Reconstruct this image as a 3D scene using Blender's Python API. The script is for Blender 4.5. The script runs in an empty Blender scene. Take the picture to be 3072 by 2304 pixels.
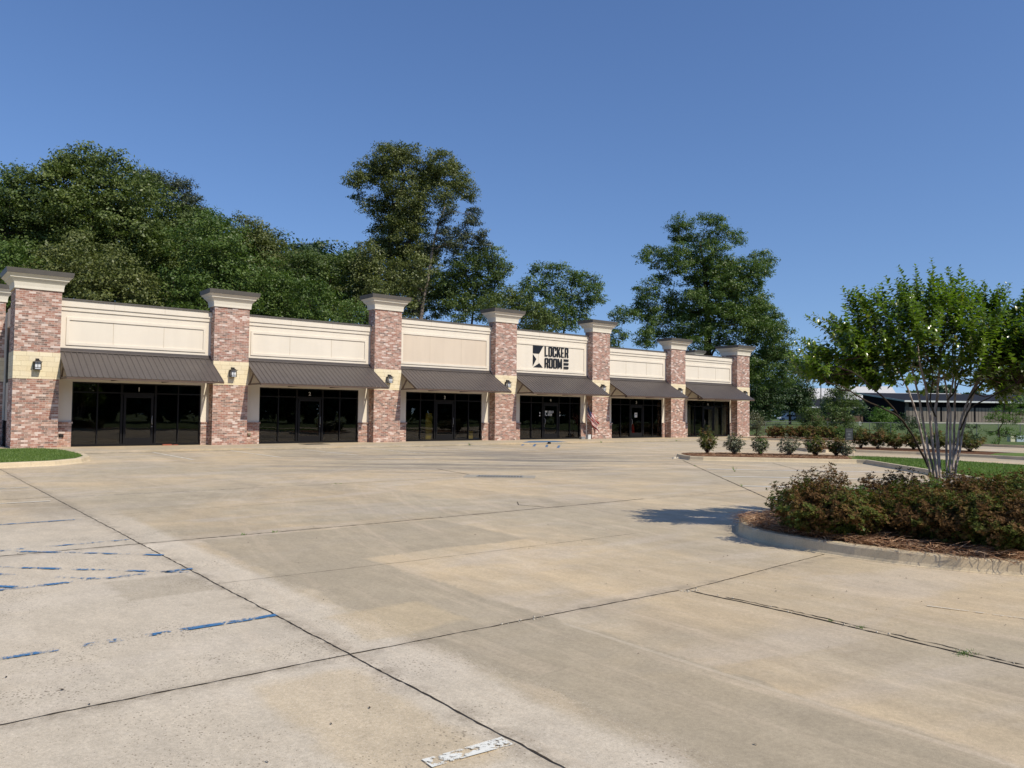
import bpy, bmesh, math, random
import numpy as np
from mathutils import Vector, Matrix

random.seed(7); RNG = np.random.default_rng(7)
R = math.radians
C = bpy.data.collections.new("scene"); bpy.context.scene.collection.children.link(C)
SC = bpy.context.scene

# ------------------------------------------------------------------ camera
CAMP = Vector((-4.0283, -37.3533, 1.59))
AX = Vector((0.778929, -0.627024, 0.010517)); AU = Vector((-0.032552, -0.023680, 0.999189)); AF = Vector((0.626266, 0.778640, 0.038856))
FP = 2339.15
cd = bpy.data.cameras.new("camera"); cam = bpy.data.objects.new("camera", cd); C.objects.link(cam)
cd.sensor_fit = 'HORIZONTAL'; cd.sensor_width = 36; cd.lens = FP / 3072 * 36; cd.clip_end = 4000; cd.clip_start = .05
m = Matrix((AX, AU, -AF)).transposed().to_4x4(); m.translation = CAMP; cam.matrix_world = m
SC.camera = cam

# ------------------------------------------------------------------ light
SUNV = Vector((0.15, -0.69, 0.72)).normalized()          # towards the sun
EL = math.asin(SUNV.z); AZ = math.atan2(SUNV.x, SUNV.y)
w = bpy.data.worlds.new("World"); SC.world = w; w.use_nodes = True
wn = w.node_tree.nodes; wl = w.node_tree.links
bg = wn['Background']; sk = wn.new('ShaderNodeTexSky'); sk.sky_type = 'NISHITA'; sk.sun_disc = False
sk.sun_elevation = EL; sk.sun_rotation = AZ; sk.air_density = 1.0; sk.dust_density = 0.35; sk.ozone_density = 3.0; sk.altitude = 30
hs = wn.new('ShaderNodeHueSaturation'); hs.inputs['Saturation'].default_value = 1.14; hs.inputs['Hue'].default_value = .5085
tcs = wn.new('ShaderNodeTexCoord'); mps = wn.new('ShaderNodeMapping'); mps.inputs['Scale'].default_value = (1, 1, .80); mps.inputs['Location'].default_value = (0, 0, .105)
wl.new(tcs.outputs['Generated'], mps.inputs[0]); wl.new(mps.outputs[0], sk.inputs['Vector'])
wl.new(sk.outputs[0], hs.inputs['Color']); wl.new(hs.outputs[0], bg.inputs[0]); bg.inputs[1].default_value = 0.137
sl = bpy.data.lights.new("sun", 'SUN'); so = bpy.data.objects.new("sun", sl); C.objects.link(so)
sl.energy = 4.3; sl.angle = R(.55); sl.color = (1, .92, .775)
so.rotation_euler = SUNV.to_track_quat('Z', 'Y').to_euler(); so.location = (0, -50, 60)
SC.view_settings.view_transform = 'Standard'; SC.view_settings.look = 'None'
SC.view_settings.exposure = 0.0; SC.view_settings.gamma = 1
SC.render.engine = 'CYCLES'
try:
    SC.cycles.max_bounces = 8; SC.cycles.transparent_max_bounces = 12; SC.cycles.use_adaptive_sampling = True
except Exception: pass

# ------------------------------------------------------------------ helpers
def at(px, py, Y):
    """point seen at photo pixel (px,py), Y metres in front of the lens"""
    a = (px - 1536) / FP; b = (1152 - py) / FP
    d = AX * a + AU * b + AF
    f = Vector((AF.x, AF.y, 0)).normalized()
    return CAMP + d * (Y / d.dot(f))
def hor(px): return 1243 + (px - 1536) * .0105
def gp(px, Y, z=0.0):
    p = at(px, hor(px), Y); p.z = z; return p
def WL(X, Y, z=0.0):
    return Vector((CAMP.x + X * .7790 + Y * .6269, CAMP.y - X * .6271 + Y * .7791, z))

def link(o, parent=None):
    C.objects.link(o)
    if parent is not None: o.parent = parent
    return o
def tag(o, label=None, cat=None, group=None, kind=None):
    if label: o['label'] = label
    if cat: o['category'] = cat
    if group: o['group'] = group
    if kind: o['kind'] = kind
    return o
def empty(name, loc=(0, 0, 0), rz=0):
    o = bpy.data.objects.new(name, None); o.location = loc; o.rotation_euler = (0, 0, rz); o.empty_display_size = .3
    return link(o)
def setup(me, mats):
    if not isinstance(mats, (list, tuple)): mats = [mats]
    for mm in mats: me.materials.append(mm)

class MB:
    """collects simple solids into one mesh"""
    def __init__(s): s.v = []; s.f = []; s.mi = []; s.m = 0
    def add(s, vs, fs):
        b = len(s.v); s.v += [tuple(v) for v in vs]
        for f in fs: s.f.append([b + i for i in f]); s.mi.append(s.m)
        return s
    def box(s, x0, x1, y0, y1, z0, z1):
        return s.add([(x0, y0, z0), (x1, y0, z0), (x1, y1, z0), (x0, y1, z0), (x0, y0, z1), (x1, y0, z1), (x1, y1, z1), (x0, y1, z1)],
                     [(0, 3, 2, 1), (4, 5, 6, 7), (0, 1, 5, 4), (1, 2, 6, 5), (2, 3, 7, 6), (3, 0, 4, 7)])
    def frustum(s, a, b):
        """a,b = (x0,x1,y0,y1,z)"""
        return s.add([(a[0], a[2], a[4]), (a[1], a[2], a[4]), (a[1], a[3], a[4]), (a[0], a[3], a[4]), (b[0], b[2], b[4]), (b[1], b[2], b[4]), (b[1], b[3], b[4]), (b[0], b[3], b[4])],
                     [(0, 3, 2, 1), (4, 5, 6, 7), (0, 1, 5, 4), (1, 2, 6, 5), (2, 3, 7, 6), (3, 0, 4, 7)])
    def beam(s, p, q, w_, h_, up=(0, 0, 1)):
        p = Vector(p); q = Vector(q); d = (q - p).normalized(); u = Vector(up)
        if abs(d.dot(u)) > .98: u = Vector((1, 0, 0))
        x = d.cross(u).normalized(); y = x.cross(d).normalized()
        vs = [c + x * (i * w_ / 2) + y * (j * h_ / 2) for c in (p, q) for i, j in ((-1, -1), (1, -1), (1, 1), (-1, 1))]
        return s.add(vs, [(0, 1, 2, 3), (7, 6, 5, 4), (0, 4, 5, 1), (1, 5, 6, 2), (2, 6, 7, 3), (3, 7, 4, 0)])
    def tube(s, pts, rad, n=6, cap=True):
        pts = [Vector(p) for p in pts]; k = len(pts)
        if not isinstance(rad, (list, tuple)): rad = [rad] * k
        b = len(s.v); ref = Vector((.13, .21, 1)).normalized()
        for i, p in enumerate(pts):
            d = (pts[min(i + 1, k - 1)] - pts[max(i - 1, 0)])
            d = d.normalized() if d.length > 1e-9 else Vector((0, 0, 1))
            x = d.cross(ref)
            if x.length < .05: x = d.cross(Vector((1, 0, 0)))
            x.normalize(); y = x.cross(d)
            for j in range(n):
                a = 2 * math.pi * j / n; s.v.append(tuple(p + (x * math.cos(a) + y * math.sin(a)) * rad[i]))
        for i in range(k - 1):
            for j in range(n):
                s.f.append([b + i * n + j, b + i * n + (j + 1) % n, b + (i + 1) * n + (j + 1) % n, b + (i + 1) * n + j]); s.mi.append(s.m)
        if cap:
            s.f.append([b + j for j in range(n)][::-1]); s.mi.append(s.m)
            s.f.append([b + (k - 1) * n + j for j in range(n)]); s.mi.append(s.m)
        return s
    def prism(s, poly, z0, z1, T=None):
        """polygon in xy, extruded z0..z1, T maps (x,y,z)->point"""
        T = T or (lambda x, y, z: (x, y, z)); n = len(poly)
        vs = [T(x, y, z0) for x, y in poly] + [T(x, y, z1) for x, y in poly]
        return s.add(vs, [list(range(n))[::-1], [n + i for i in range(n)]] + [(i, (i + 1) % n, n + (i + 1) % n, n + i) for i in range(n)])
    def ring(s, po, pi_, z0, z1, T):
        n = len(po)
        vs = [T(x, y, z) for z in (z0, z1) for pl in (po, pi_) for x, y in pl]
        fs = []
        for i in range(n):
            j = (i + 1) % n
            fs += [(i, n + i, n + j, j), (2 * n + i, 2 * n + j, 3 * n + j, 3 * n + i), (i, j, 2 * n + j, 2 * n + i), (n + i, 3 * n + i, 3 * n + j, n + j)]
        return s.add(vs, fs)
    def build(s, name, mats, parent=None, smooth=False, recalc=True):
        me = bpy.data.meshes.new(name); me.from_pydata(s.v, [], s.f); setup(me, mats)
        if any(s.mi): me.polygons.foreach_set('material_index', s.mi)
        if recalc:
            bm = bmesh.new(); bm.from_mesh(me); bmesh.ops.recalc_face_normals(bm, faces=bm.faces); bm.to_mesh(me); bm.free()
        if smooth: me.polygons.foreach_set('use_smooth', [True] * len(me.polygons))
        return link(bpy.data.objects.new(name, me), parent)

def np_mesh(name, V, k, mats, parent=None, mi=None, faces=None):
    """V (N*k,3): N loose polygons of k corners (or explicit faces array)"""
    V = np.asarray(V, dtype=np.float32).reshape(-1, 3)
    if faces is None: faces = np.arange(len(V), dtype=np.int32).reshape(-1, k)
    n = len(faces); me = bpy.data.meshes.new(name)
    me.vertices.add(len(V)); me.vertices.foreach_set('co', V.ravel())
    me.loops.add(n * k); me.loops.foreach_set('vertex_index', faces.astype(np.int32).ravel())
    me.polygons.add(n); me.polygons.foreach_set('loop_start', np.arange(0, n * k, k, dtype=np.int32))
    if mi is not None: me.polygons.foreach_set('material_index', np.asarray(mi, dtype=np.int32))
    me.update(calc_edges=True); setup(me, mats)
    if mi is not None: me.polygons.foreach_set('material_index', np.asarray(mi, dtype=np.int32))
    return link(bpy.data.objects.new(name, me), parent)

# ------------------------------------------------------------------ material helpers
class NT:
    def __init__(s, name, rough=.8, spec=.3):
        s.m = bpy.data.materials.new(name); s.m.use_nodes = True; s.t = s.m.node_tree; s.n = s.t.nodes; s.l = s.t.links
        s.b = s.n['Principled BSDF']; s.b.inputs['Roughness'].default_value = rough; s.b.inputs['Specular IOR Level'].default_value = spec
    def put(s, sock, v):
        if v is None: return
        if isinstance(v, (int, float)): sock.default_value = v
        elif isinstance(v, (tuple, list)): sock.default_value = tuple(v) + ((1,) if len(v) == 3 and sock.type == 'RGBA' else ())
        else: s.l.new(v, sock)
    def math(s, op, a, b=None, c=None, clamp=False):
        n = s.n.new('ShaderNodeMath'); n.operation = op; n.use_clamp = clamp
        for i, v in enumerate((a, b, c)): s.put(n.inputs[i], v)
        return n.outputs[0]
    def mix(s, f, a, b, mode='MIX'):
        n = s.n.new('ShaderNodeMix'); n.data_type = 'RGBA'; n.blend_type = mode; n.clamp_factor = True
        s.put(n.inputs[0], f); s.put(n.inputs[6], a); s.put(n.inputs[7], b); return n.outputs[2]
    def pos(s):
        return s.n.new('ShaderNodeNewGeometry').outputs['Position']
    def scale(s, v, sc, rot=None, loc=None):
        n = s.n.new('ShaderNodeMapping'); s.l.new(v, n.inputs[0]); n.inputs['Scale'].default_value = sc
        if rot: n.inputs['Rotation'].default_value = rot
        if loc: n.inputs['Location'].default_value = loc
        return n.outputs[0]
    def noise(s, v, sc, det=4, rough=.55, dist=0, out=0):
        n = s.n.new('ShaderNodeTexNoise'); s.l.new(v, n.inputs['Vector']); n.inputs['Scale'].default_value = sc
        n.inputs['Detail'].default_value = det; n.inputs['Roughness'].default_value = rough; n.inputs['Distortion'].default_value = dist
        return n.outputs[out]
    def ramp(s, f, stops, const=False):
        n = s.n.new('ShaderNodeValToRGB'); cr = n.color_ramp
        if const: cr.interpolation = 'CONSTANT'
        while len(cr.elements) < len(stops): cr.elements.new(.5)
        for e, (p, c) in zip(cr.elements, stops):
            e.position = p; e.color = tuple(c) + (1,) if not isinstance(c, (int, float)) else (c, c, c, 1)
        s.l.new(f, n.inputs[0]); return n.outputs[0]
    def sep(s, v):
        n = s.n.new('ShaderNodeSeparateXYZ'); s.l.new(v, n.inputs[0]); return n.outputs
    def comb(s, x, y, z):
        n = s.n.new('ShaderNodeCombineXYZ'); s.put(n.inputs[0], x); s.put(n.inputs[1], y); s.put(n.inputs[2], z); return n.outputs[0]
    def bump(s, h, st=.3, d=.02):
        n = s.n.new('ShaderNodeBump'); n.inputs['Strength'].default_value = st; n.inputs['Distance'].default_value = d
        s.l.new(h, n.inputs['Height']); s.l.new(n.outputs[0], s.b.inputs['Normal']); return n
    def col(s, c): s.put(s.b.inputs['Base Color'], c); return s.m

def plain(name, c, rough=.6, metal=0, spec=.4, var=.12, vs=3.0):
    t = NT(name, rough, spec); t.b.inputs['Metallic'].default_value = metal
    n = t.noise(t.pos(), vs, 5, .6)
    k = t.ramp(n, [(.25, 1 - var), (.75, 1 + var)])
    return t.col(t.mix(1.0, c, k, 'MULTIPLY'))

# ------------------------------------------------------------------ materials
def mat_brick(name, stone=False):
    t = NT(name, .9, .2)
    g = t.n.new('ShaderNodeNewGeometry'); p = t.sep(g.outputs['Position']); nn = t.sep(g.outputs['True Normal'])
    nx = t.math('GREATER_THAN', t.math('ABSOLUTE', nn[0]), .7)
    u = t.math('ADD', t.math('MULTIPLY', p[1], nx), t.math('MULTIPLY', p[0], t.math('SUBTRACT', 1, nx)))
    bw, bh, mo = (.235, .0815, .13) if not stone else (.46, .21, .035)
    v = t.math('DIVIDE', p[2], bh); row = t.math('FLOOR', v)
    if stone:
        off = t.n.new('ShaderNodeTexWhiteNoise'); off.noise_dimensions = '1D'; t.l.new(row, off.inputs['W']); sh = off.outputs[0]
    else: sh = t.math('MULTIPLY', t.math('MODULO', t.math('ABSOLUTE', row), 2), .5)
    uu = t.math('ADD', t.math('DIVIDE', u, bw), sh); cell = t.math('FLOOR', uu)
    fu = t.math('SUBTRACT', uu, cell); fv = t.math('SUBTRACT', v, row)
    wn_ = t.n.new('ShaderNodeTexWhiteNoise'); wn_.noise_dimensions = '3D'
    t.l.new(t.comb(cell, row, t.math('MULTIPLY', nx, 7.3)), wn_.inputs['Vector'])
    rnd = wn_.outputs[0]
    mv = mo; mu = mo * bh / bw
    mask = t.math('MULTIPLY', t.math('MULTIPLY', t.math('GREATER_THAN', fu, mu), t.math('LESS_THAN', fu, 1 - (0 if not stone else 0))),
                  t.math('GREATER_THAN', fv, mv))
    fine = t.noise(t.pos(), 45, 3, .7)
    if stone:
        base = t.ramp(rnd, [(0, (.72, .61, .42)), (.4, (.80, .70, .49)), (.75, (.76, .66, .48)), (1, (.84, .75, .56))])
        base = t.mix(.25, base, t.ramp(fine, [(.3, (.55, .42, .22)), (.7, (.88, .76, .50))]))
        c = t.mix(mask, (.42, .33, .19), base)
        t.bump(t.math('ADD', t.math('MULTIPLY', mask, 1.0), t.math('MULTIPLY', t.noise(t.pos(), 9, 4), 1.2)), .5, .02)
    else:
        blot = t.noise(t.pos(), 1.6, 2, .5)
        r2 = t.math('ADD', rnd, t.math('MULTIPLY', t.math('SUBTRACT', blot, .5), .55), clamp=True)
        base = t.ramp(r2, [(0, (.13, .095, .08)), (.10, (.22, .14, .11)), (.2, (.31, .13, .09)), (.42, (.38, .18, .125)),
                           (.55, (.30, .195, .15)), (.68, (.47, .27, .20)), (.8, (.60, .42, .34)), (.9, (.74, .62, .55))], True)
        wash = t.ramp(t.noise(t.scale(t.pos(), (4.0, 4.0, 9.0)), 1.0, 3, .6), [(.5, 0.0), (.68, .62)])
        base = t.mix(wash, base, (.66, .53, .47))
        base = t.mix(.25, base, t.ramp(fine, [(.3, (.12, .07, .05)), (.7, (.6, .42, .35))]))
        c = t.mix(mask, (.58, .48, .42), base)
        t.bump(t.math('ADD', mask, t.math('MULTIPLY', fine, .4)), .45, .008)
    return t.col(c)
M_BRICK = mat_brick('tumbled_brick'); M_STONE = mat_brick('split_stone', True)

def mat_stucco(name, c):
    t = NT(name, .9, .15); p = t.pos()
    big = t.ramp(t.noise(p, .5, 4, .6), [(.3, .96), (.7, 1.02)])
    streak = t.ramp(t.noise(t.scale(p, (3, 3, .35)), 1.0, 3, .5), [(.35, .975), (.6, 1.01)])
    t.bump(t.noise(p, 160, 3, .7), .12, .004)
    return t.col(t.mix(1.0, t.mix(1.0, c, big, 'MULTIPLY'), streak, 'MULTIPLY'))
M_CREAM = mat_stucco('cream_stucco', (.75, .68, .57)); M_CREAM2 = mat_stucco('beige_stucco', (.66, .56, .445))
M_TRIM = mat_stucco('cornice_stucco', (.70, .645, .54))
M_GROOVE = plain('shadow_reveal', (.16, .12, .085), .9)
M_COPING = plain('bronze_coping', (.11, .10, .088), .55, .1)
M_AWN = plain('bronze_ribbed_metal', (.110, .094, .085), .42, .25, .45, .10, 1.2)
M_AWNF = plain('brown_awning_frame', (.10, .065, .048), .6)
M_FRAME = plain('dark_bronze_aluminium', (.008, .0075, .008), .5, 0, .2)
M_HANDLE = plain('brushed_pull_metal', (.38, .38, .40), .3, .8)
M_WHITE = plain('white_vinyl', (.62, .62, .60), .5)
M_ROOF = plain('flat_roof_membrane', (.35, .34, .32), .9)
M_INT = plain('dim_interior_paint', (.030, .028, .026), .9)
M_BLACK = plain('black_sign_face', (.010, .011, .014), .45, 0, .4, .25, 1.5)

def mat_glass():
    t = NT('tinted_glass'); t.n.remove(t.b)
    out = [n for n in t.n if n.type == 'OUTPUT_MATERIAL'][0]
    gl = t.n.new('ShaderNodeBsdfGlossy'); gl.inputs['Roughness'].default_value = .015; gl.inputs[0].default_value = (.95, .95, .95, 1)
    tr = t.n.new('ShaderNodeBsdfTransparent'); tr.inputs[0].default_value = (.62, .61, .58, 1)
    lw = t.n.new('ShaderNodeLayerWeight'); lw.inputs[0].default_value = .5; fr = t.math('ADD', .045, t.math('MULTIPLY', .955, t.math('POWER', lw.outputs['Facing'], 5)))
    bm_ = t.n.new('ShaderNodeBump'); bm_.inputs['Strength'].default_value = .25; bm_.inputs['Distance'].default_value = .012
    t.l.new(t.noise(t.scale(t.pos(), (.9, .9, .55)), 1.0, 1, .4), bm_.inputs['Height']); t.l.new(bm_.outputs[0], gl.inputs['Normal'])
    mx = t.n.new('ShaderNodeMixShader'); t.l.new(fr, mx.inputs[0]); t.l.new(tr.outputs[0], mx.inputs[1]); t.l.new(gl.outputs[0], mx.inputs[2])
    t.l.new(mx.outputs[0], out.inputs[0]); return t.m
M_GLASS = mat_glass()

def mat_concrete(name='parking_concrete', lot=True):
    t = NT(name, .88, .25); p = t.pos(); xyz = t.sep(p)
    A_ = (.575, .465, .305); B_ = (.455, .395, .285); L_ = (.64, .565, .43); D_ = (.35, .30, .225)
    n1 = t.noise(p, .16, 5, .62, .6); n2 = t.noise(t.scale(p, (1.1, .22, 1)), .55, 5, .6, .4); n3 = t.noise(p, 1.3, 5, .65)
    c = t.mix(t.ramp(n1, [(.42, 0.0), (.58, 1.0)]), A_, B_)
    c = t.mix(t.math('MULTIPLY', t.ramp(n2, [(.48, 0.0), (.66, 1.0)]), .55), c, D_ if lot else B_)
    c = t.mix(t.math('MULTIPLY', t.ramp(n3, [(.5, 0.0), (.72, 1.0)]), .35), c, L_)
    # softer, paler blotches
    c = t.mix(t.math('MULTIPLY', t.ramp(t.noise(t.scale(p, (.5, 1.3, 1), None, (11, 3, 0)), .7, 4, .6, .5), [(.5, 0.0), (.62, 1.0)]), .38), c, (.56, .50, .42))
    if lot:
        wob = t.math('MULTIPLY', t.math('SUBTRACT', t.noise(p, 1.5, 6, .7), .5), .42)
        s_ = t.math('ADD', xyz[0], wob); d_ = t.math('ADD', xyz[1], wob)
        def band(v, a, b, soft=.05):
            return t.math('MULTIPLY', t.math('MULTIPLY', t.math('SUBTRACT', v, a), 1 / soft, clamp=True), t.math('MULTIPLY', t.math('SUBTRACT', b, v), 1 / soft, clamp=True), clamp=True)
        def rect(a, b, c_, d, soft=.05): return t.math('MULTIPLY', band(s_, a, b, soft), band(d_, c_, d, soft))
        mott = t.ramp(t.noise(p, 2.2, 5, .7), [(.3, .75), (.65, 1.0)])
        # older, washed slab left of the long joint with exposed aggregate
        left = t.math('MULTIPLY', t.math('SUBTRACT', t.math('ADD', -.9, t.math('MULTIPLY', wob, .6)), xyz[0]), 8, clamp=True)
        leftn = t.math('MULTIPLY', left, band(xyz[1], -60, -22, 3))
        c = t.mix(t.math('MULTIPLY', leftn, .62), c, (.66, .60, .49))
        # traffic-polished grey tracks running towards the building (permanent stains in the slab)
        dk = t.math('MAXIMUM', rect(-.86, .36, -60, -29.0), rect(-.86, 2.9, -29.25, -26.85, .08))
        dk = t.math('MAXIMUM', dk, t.math('MULTIPLY', rect(1.5, 3.4, -60, -30.5, .5), .45))
        dk = t.math('MAXIMUM', dk, t.math('MULTIPLY', rect(-2.35, -1.5, -29.9, -28.85, .08), .7))
        dk = t.math('MAXIMUM', dk, t.math('MULTIPLY', rect(3.0, 7.4, -31.2, -25.2, 1.2), .4))
        c = t.mix(t.math('MULTIPLY', t.math('MULTIPLY', dk, mott), .88), c, (.385, .335, .245))
        c = t.mix(t.math('MULTIPLY', t.math('MAXIMUM', rect(-2.3, -1.52, -34.4, -32.55, .12), rect(-1.2, -.2, -32.2, -31.3, .1)), .55), c, (.56, .455, .29))
        # hard pale lip where the two pours meet
        c = t.mix(t.math('MULTIPLY', t.math('MULTIPLY', band(t.math('ADD', xyz[0], t.math('MULTIPLY', wob, .12)), .27, .33, .015), band(xyz[1], -60, -32.6, .1)), .35), c, (.62, .55, .43))
        # soot and silt gathered beside the joints
        def soot(v, x0, w_): return t.math('SUBTRACT', 1, t.math('DIVIDE', t.math('ABSOLUTE', t.math('SUBTRACT', v, x0)), w_), clamp=True)
        so_ = t.math('MAXIMUM', soot(xyz[0], -1.45, .16), t.math('MULTIPLY', t.math('MAXIMUM', soot(xyz[1], -32.40, .13), soot(xyz[1], -26.75, .16)), .8))
        c = t.mix(t.math('MULTIPLY', t.math('MULTIPLY', so_, t.ramp(t.noise(p, 5, 5, .7), [(.42, 0.0), (.62, 1.0)])), .75), c, (.24, .205, .155))
        pit = t.n.new('ShaderNodeTexVoronoi'); pit.inputs['Scale'].default_value = 38; t.l.new(t.scale(p, (1, .8, 1)), pit.inputs['Vector'])
        pm = t.math('LESS_THAN', pit.outputs['Distance'], t.math('MULTIPLY', t.ramp(t.noise(p, 1.1, 4, .65), [(.40, 0.05), (.66, 1.0)]), .30))
        wb = t.math('MAXIMUM', leftn, t.math('MULTIPLY', band(s_, -1.6, -.7, .1), .9))
        c = t.mix(t.math('MULTIPLY', pm, t.math('MULTIPLY', wb, .72)), c, (.20, .165, .12))
        agg = t.noise(p, 85, 3, .8)
        c = t.mix(t.math('MULTIPLY', wb, t.ramp(agg, [(.56, 0.0), (.68, .55)])), c, (.74, .69, .60))
        c = t.mix(t.math('MULTIPLY', wb, t.ramp(agg, [(.34, .5), (.44, .0)])), c, (.31, .26, .195))
        # slab patches: each 4.3 m pour has its own tone
        wn_ = t.n.new('ShaderNodeTexWhiteNoise'); wn_.noise_dimensions = '2D'
        t.l.new(t.comb(t.math('FLOOR', t.math('DIVIDE', t.math('ADD', xyz[0], 1.45), 5.2)), t.math('FLOOR', t.math('DIVIDE', t.math('ADD', xyz[1], 32.4), 5.65)), 0), wn_.inputs['Vector'])
        c = t.mix(1.0, c, t.ramp(wn_.outputs[0], [(0, .92), (1, 1.07)]), 'MULTIPLY')
        # tyre arcs
        dx = t.math('SUBTRACT', xyz[0], 26.4); dy = t.math('SUBTRACT', xyz[1], -33.5)
        rr = t.math('SQRT', t.math('ADD', t.math('MULTIPLY', dx, dx), t.math('MULTIPLY', dy, dy)))
        rn = t.noise(t.comb(rr, t.math('MULTIPLY', t.math('ARCTAN2', dy, dx), 1.2), 0), 3.2, 5, .75)
        am = t.math('MULTIPLY', t.ramp(rn, [(.52, 0.0), (.64, 1.0)]), t.ramp(t.math('DIVIDE', rr, 40), [(.48, 0.0), (.54, .45), (.66, .45), (.74, 0.0)]))
        c = t.mix(am, c, (.60, .50, .37))
        # rubber smear in the turning area before the building
        q = t.scale(p, (.16, .16, 1), (0, 0, R(39)))
        sm = t.noise(t.scale(q, (.5, 3.2, 1)), 2.2, 5, .65)
        ex = t.math('SUBTRACT', xyz[0], 14); ey = t.math('SUBTRACT', xyz[1], -14)
        rad = t.math('ADD', t.math('MULTIPLY', t.math('MULTIPLY', ex, ex), .009), t.math('MULTIPLY', t.math('MULTIPLY', ey, ey), .014))
        c = t.mix(t.math('MULTIPLY', t.math('MULTIPLY', t.ramp(sm, [(.45, 0.0), (.60, 1.0)]), t.math('SUBTRACT', 1, rad, clamp=True)), .95), c, (.215, .195, .165))
    c = t.mix(1.0, c, t.ramp(t.noise(t.scale(p, (1, .45, 1)), 4.5, 6, .72), [(.3, .88), (.7, 1.10)]), 'MULTIPLY')
    fine = t.noise(p, 38, 4, .7)
    c = t.mix(1.0, c, t.ramp(fine, [(.25, .84), (.75, 1.15)]), 'MULTIPLY')
    sp = t.noise(p, 210, 2, .6)
    c = t.mix(1.0, c, t.ramp(sp, [(.3, .82), (.7, 1.16)]), 'MULTIPLY')
    c = t.mix(1.0, c, (.975, .94, .905), 'MULTIPLY')
    t.bump(t.math('ADD', t.math('MULTIPLY', fine, .6), t.math('MULTIPLY', sp, .5)), .22, .006)
    return t.col(c)
M_LOT = mat_concrete(); M_CONC = mat_concrete('kerb_concrete', False)
def mat_kerb():
    t = NT('stained_kerb_concrete', .9, .2); p = t.pos()
    c = t.mix(t.ramp(t.noise(p, 1.6, 5, .7), [(.4, 0.0), (.65, 1.0)]), (.62, .51, .345), (.51, .42, .28))
    c = t.mix(t.math('MULTIPLY', t.ramp(t.noise(t.scale(p, (6, 6, 1)), 1.0, 4, .7), [(.58, 0.0), (.76, 1.0)]), .4), c, (.28, .23, .16))
    f = t.noise(p, 60, 4, .7); c = t.mix(1.0, c, t.ramp(f, [(.25, .85), (.75, 1.15)]), 'MULTIPLY')
    t.bump(f, .35, .008); return t.col(c)
M_KERB = mat_kerb()
M_JOINT = plain('joint_dirt', (.055, .045, .035), 1, 0, .1, .4, 9)
def mat_paint(name, c, wear=.5):
    t = NT(name, .7, .3); p = t.pos()
    out = [n for n in t.n if n.type == 'OUTPUT_MATERIAL'][0]
    tr = t.n.new('ShaderNodeBsdfTransparent'); mx = t.n.new('ShaderNodeMixShader')
    n = t.math('ADD', t.math('MULTIPLY', t.noise(p, 3.4, 3, .6), .55), t.math('MULTIPLY', t.noise(p, 34, 5, .8), .45))
    k = t.ramp(n, [(wear - .015, 1.0), (wear + .015, 0.0)])
    t.l.new(k, mx.inputs[0]); t.l.new(t.b.outputs[0], mx.inputs[1]); t.l.new(tr.outputs[0], mx.inputs[2]); t.l.new(mx.outputs[0], out.inputs[0])
    return t.col(t.mix(t.noise(p, 30, 3, .7), tuple(x * .75 for x in c), c))
M_PWHITE = mat_paint('worn_white_paint', (.88, .87, .78), .44); M_PBLUE = mat_paint('worn_blue_paint', (.065, .20, .40), .51)
M_PWHITE2 = mat_paint('faded_white_paint', (.80, .75, .62), .44); M_PBLUE2 = mat_paint('ramp_blue_paint', (.10, .20, .34), .38)

def mat_grass(name, a, b, c3, sc=1.0):
    t = NT(name, .95, .1); p = t.pos()
    n = t.noise(p, .35 * sc, 5, .65); n2 = t.noise(p, 14 * sc, 4, .75)
    c = t.mix(t.ramp(n, [(.35, 0.0), (.65, 1.0)]), a, b); c = t.mix(t.math('MULTIPLY', t.ramp(n2, [(.45, 0.0), (.7, 1.0)]), .6), c, c3)
    t.bump(n2, .8, .04); return t.col(c)
M_GRASS = mat_grass('lawn_grass', (.100, .160, .036), (.125, .185, .045), (.18, .225, .075))
M_FIELD = mat_grass('field_grass', (.075, .115, .035), (.095, .13, .045), (.14, .16, .06), .5)
M_DIRT = plain('forest_floor', (.05, .045, .025), 1)
def mat_mulch():
    t = NT('pine_mulch', 1, .1); p = t.pos(); n = t.noise(t.scale(p, (1, 1, 1)), 22, 5, .8, 1.5)
    c = t.ramp(n, [(.3, (.055, .026, .014)), (.5, (.17, .082, .043)), (.68, (.30, .165, .09))])
    t.bump(n, 1, .06); return t.col(c)
M_MULCH = mat_mulch()

def mat_leaf(name, cols, ns=.5, trans=.35, rough=.45, spec=.35, hue=None):
    t = NT(name, rough, spec); g = t.n.new('ShaderNodeNewGeometry')
    ri = g.outputs['Random Per Island']; n = t.noise(g.outputs['Position'], ns, 3, .6)
    v = t.math('ADD', t.math('MULTIPLY', ri, .55), t.math('MULTIPLY', t.ramp(n, [(.3, 0.0), (.7, 1.0)]), .45), clamp=True)
    k = len(cols); c = t.ramp(v, [(i / (k - 1), cc) for i, cc in enumerate(cols)])
    if hue: c = t.mix(t.ramp(t.noise(g.outputs['Position'], hue[1], 3, .6), [(hue[2], 0.0), (hue[2] + .12, 1.0)]), c, t.ramp(ri, [(0, hue[0][0]), (1, hue[0][1])]))
    t.col(c); out = [x for x in t.n if x.type == 'OUTPUT_MATERIAL'][0]
    tl = t.n.new('ShaderNodeBsdfTranslucent'); t.l.new(t.mix(1.0, c, (1.25, 1.5, .45), 'MULTIPLY'), tl.inputs[0])
    mx = t.n.new('ShaderNodeMixShader'); mx.inputs[0].default_value = trans
    t.l.new(t.b.outputs[0], mx.inputs[1]); t.l.new(tl.outputs[0], mx.inputs[2]); t.l.new(mx.outputs[0], out.inputs[0])
    return t.m
ML_OAK = mat_leaf('oak_leaf', [(0.046, 0.069, 0.016), (0.081, 0.112, 0.027), (0.128, 0.166, 0.040), (0.183, 0.213, 0.060)], .45, .22)
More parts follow.
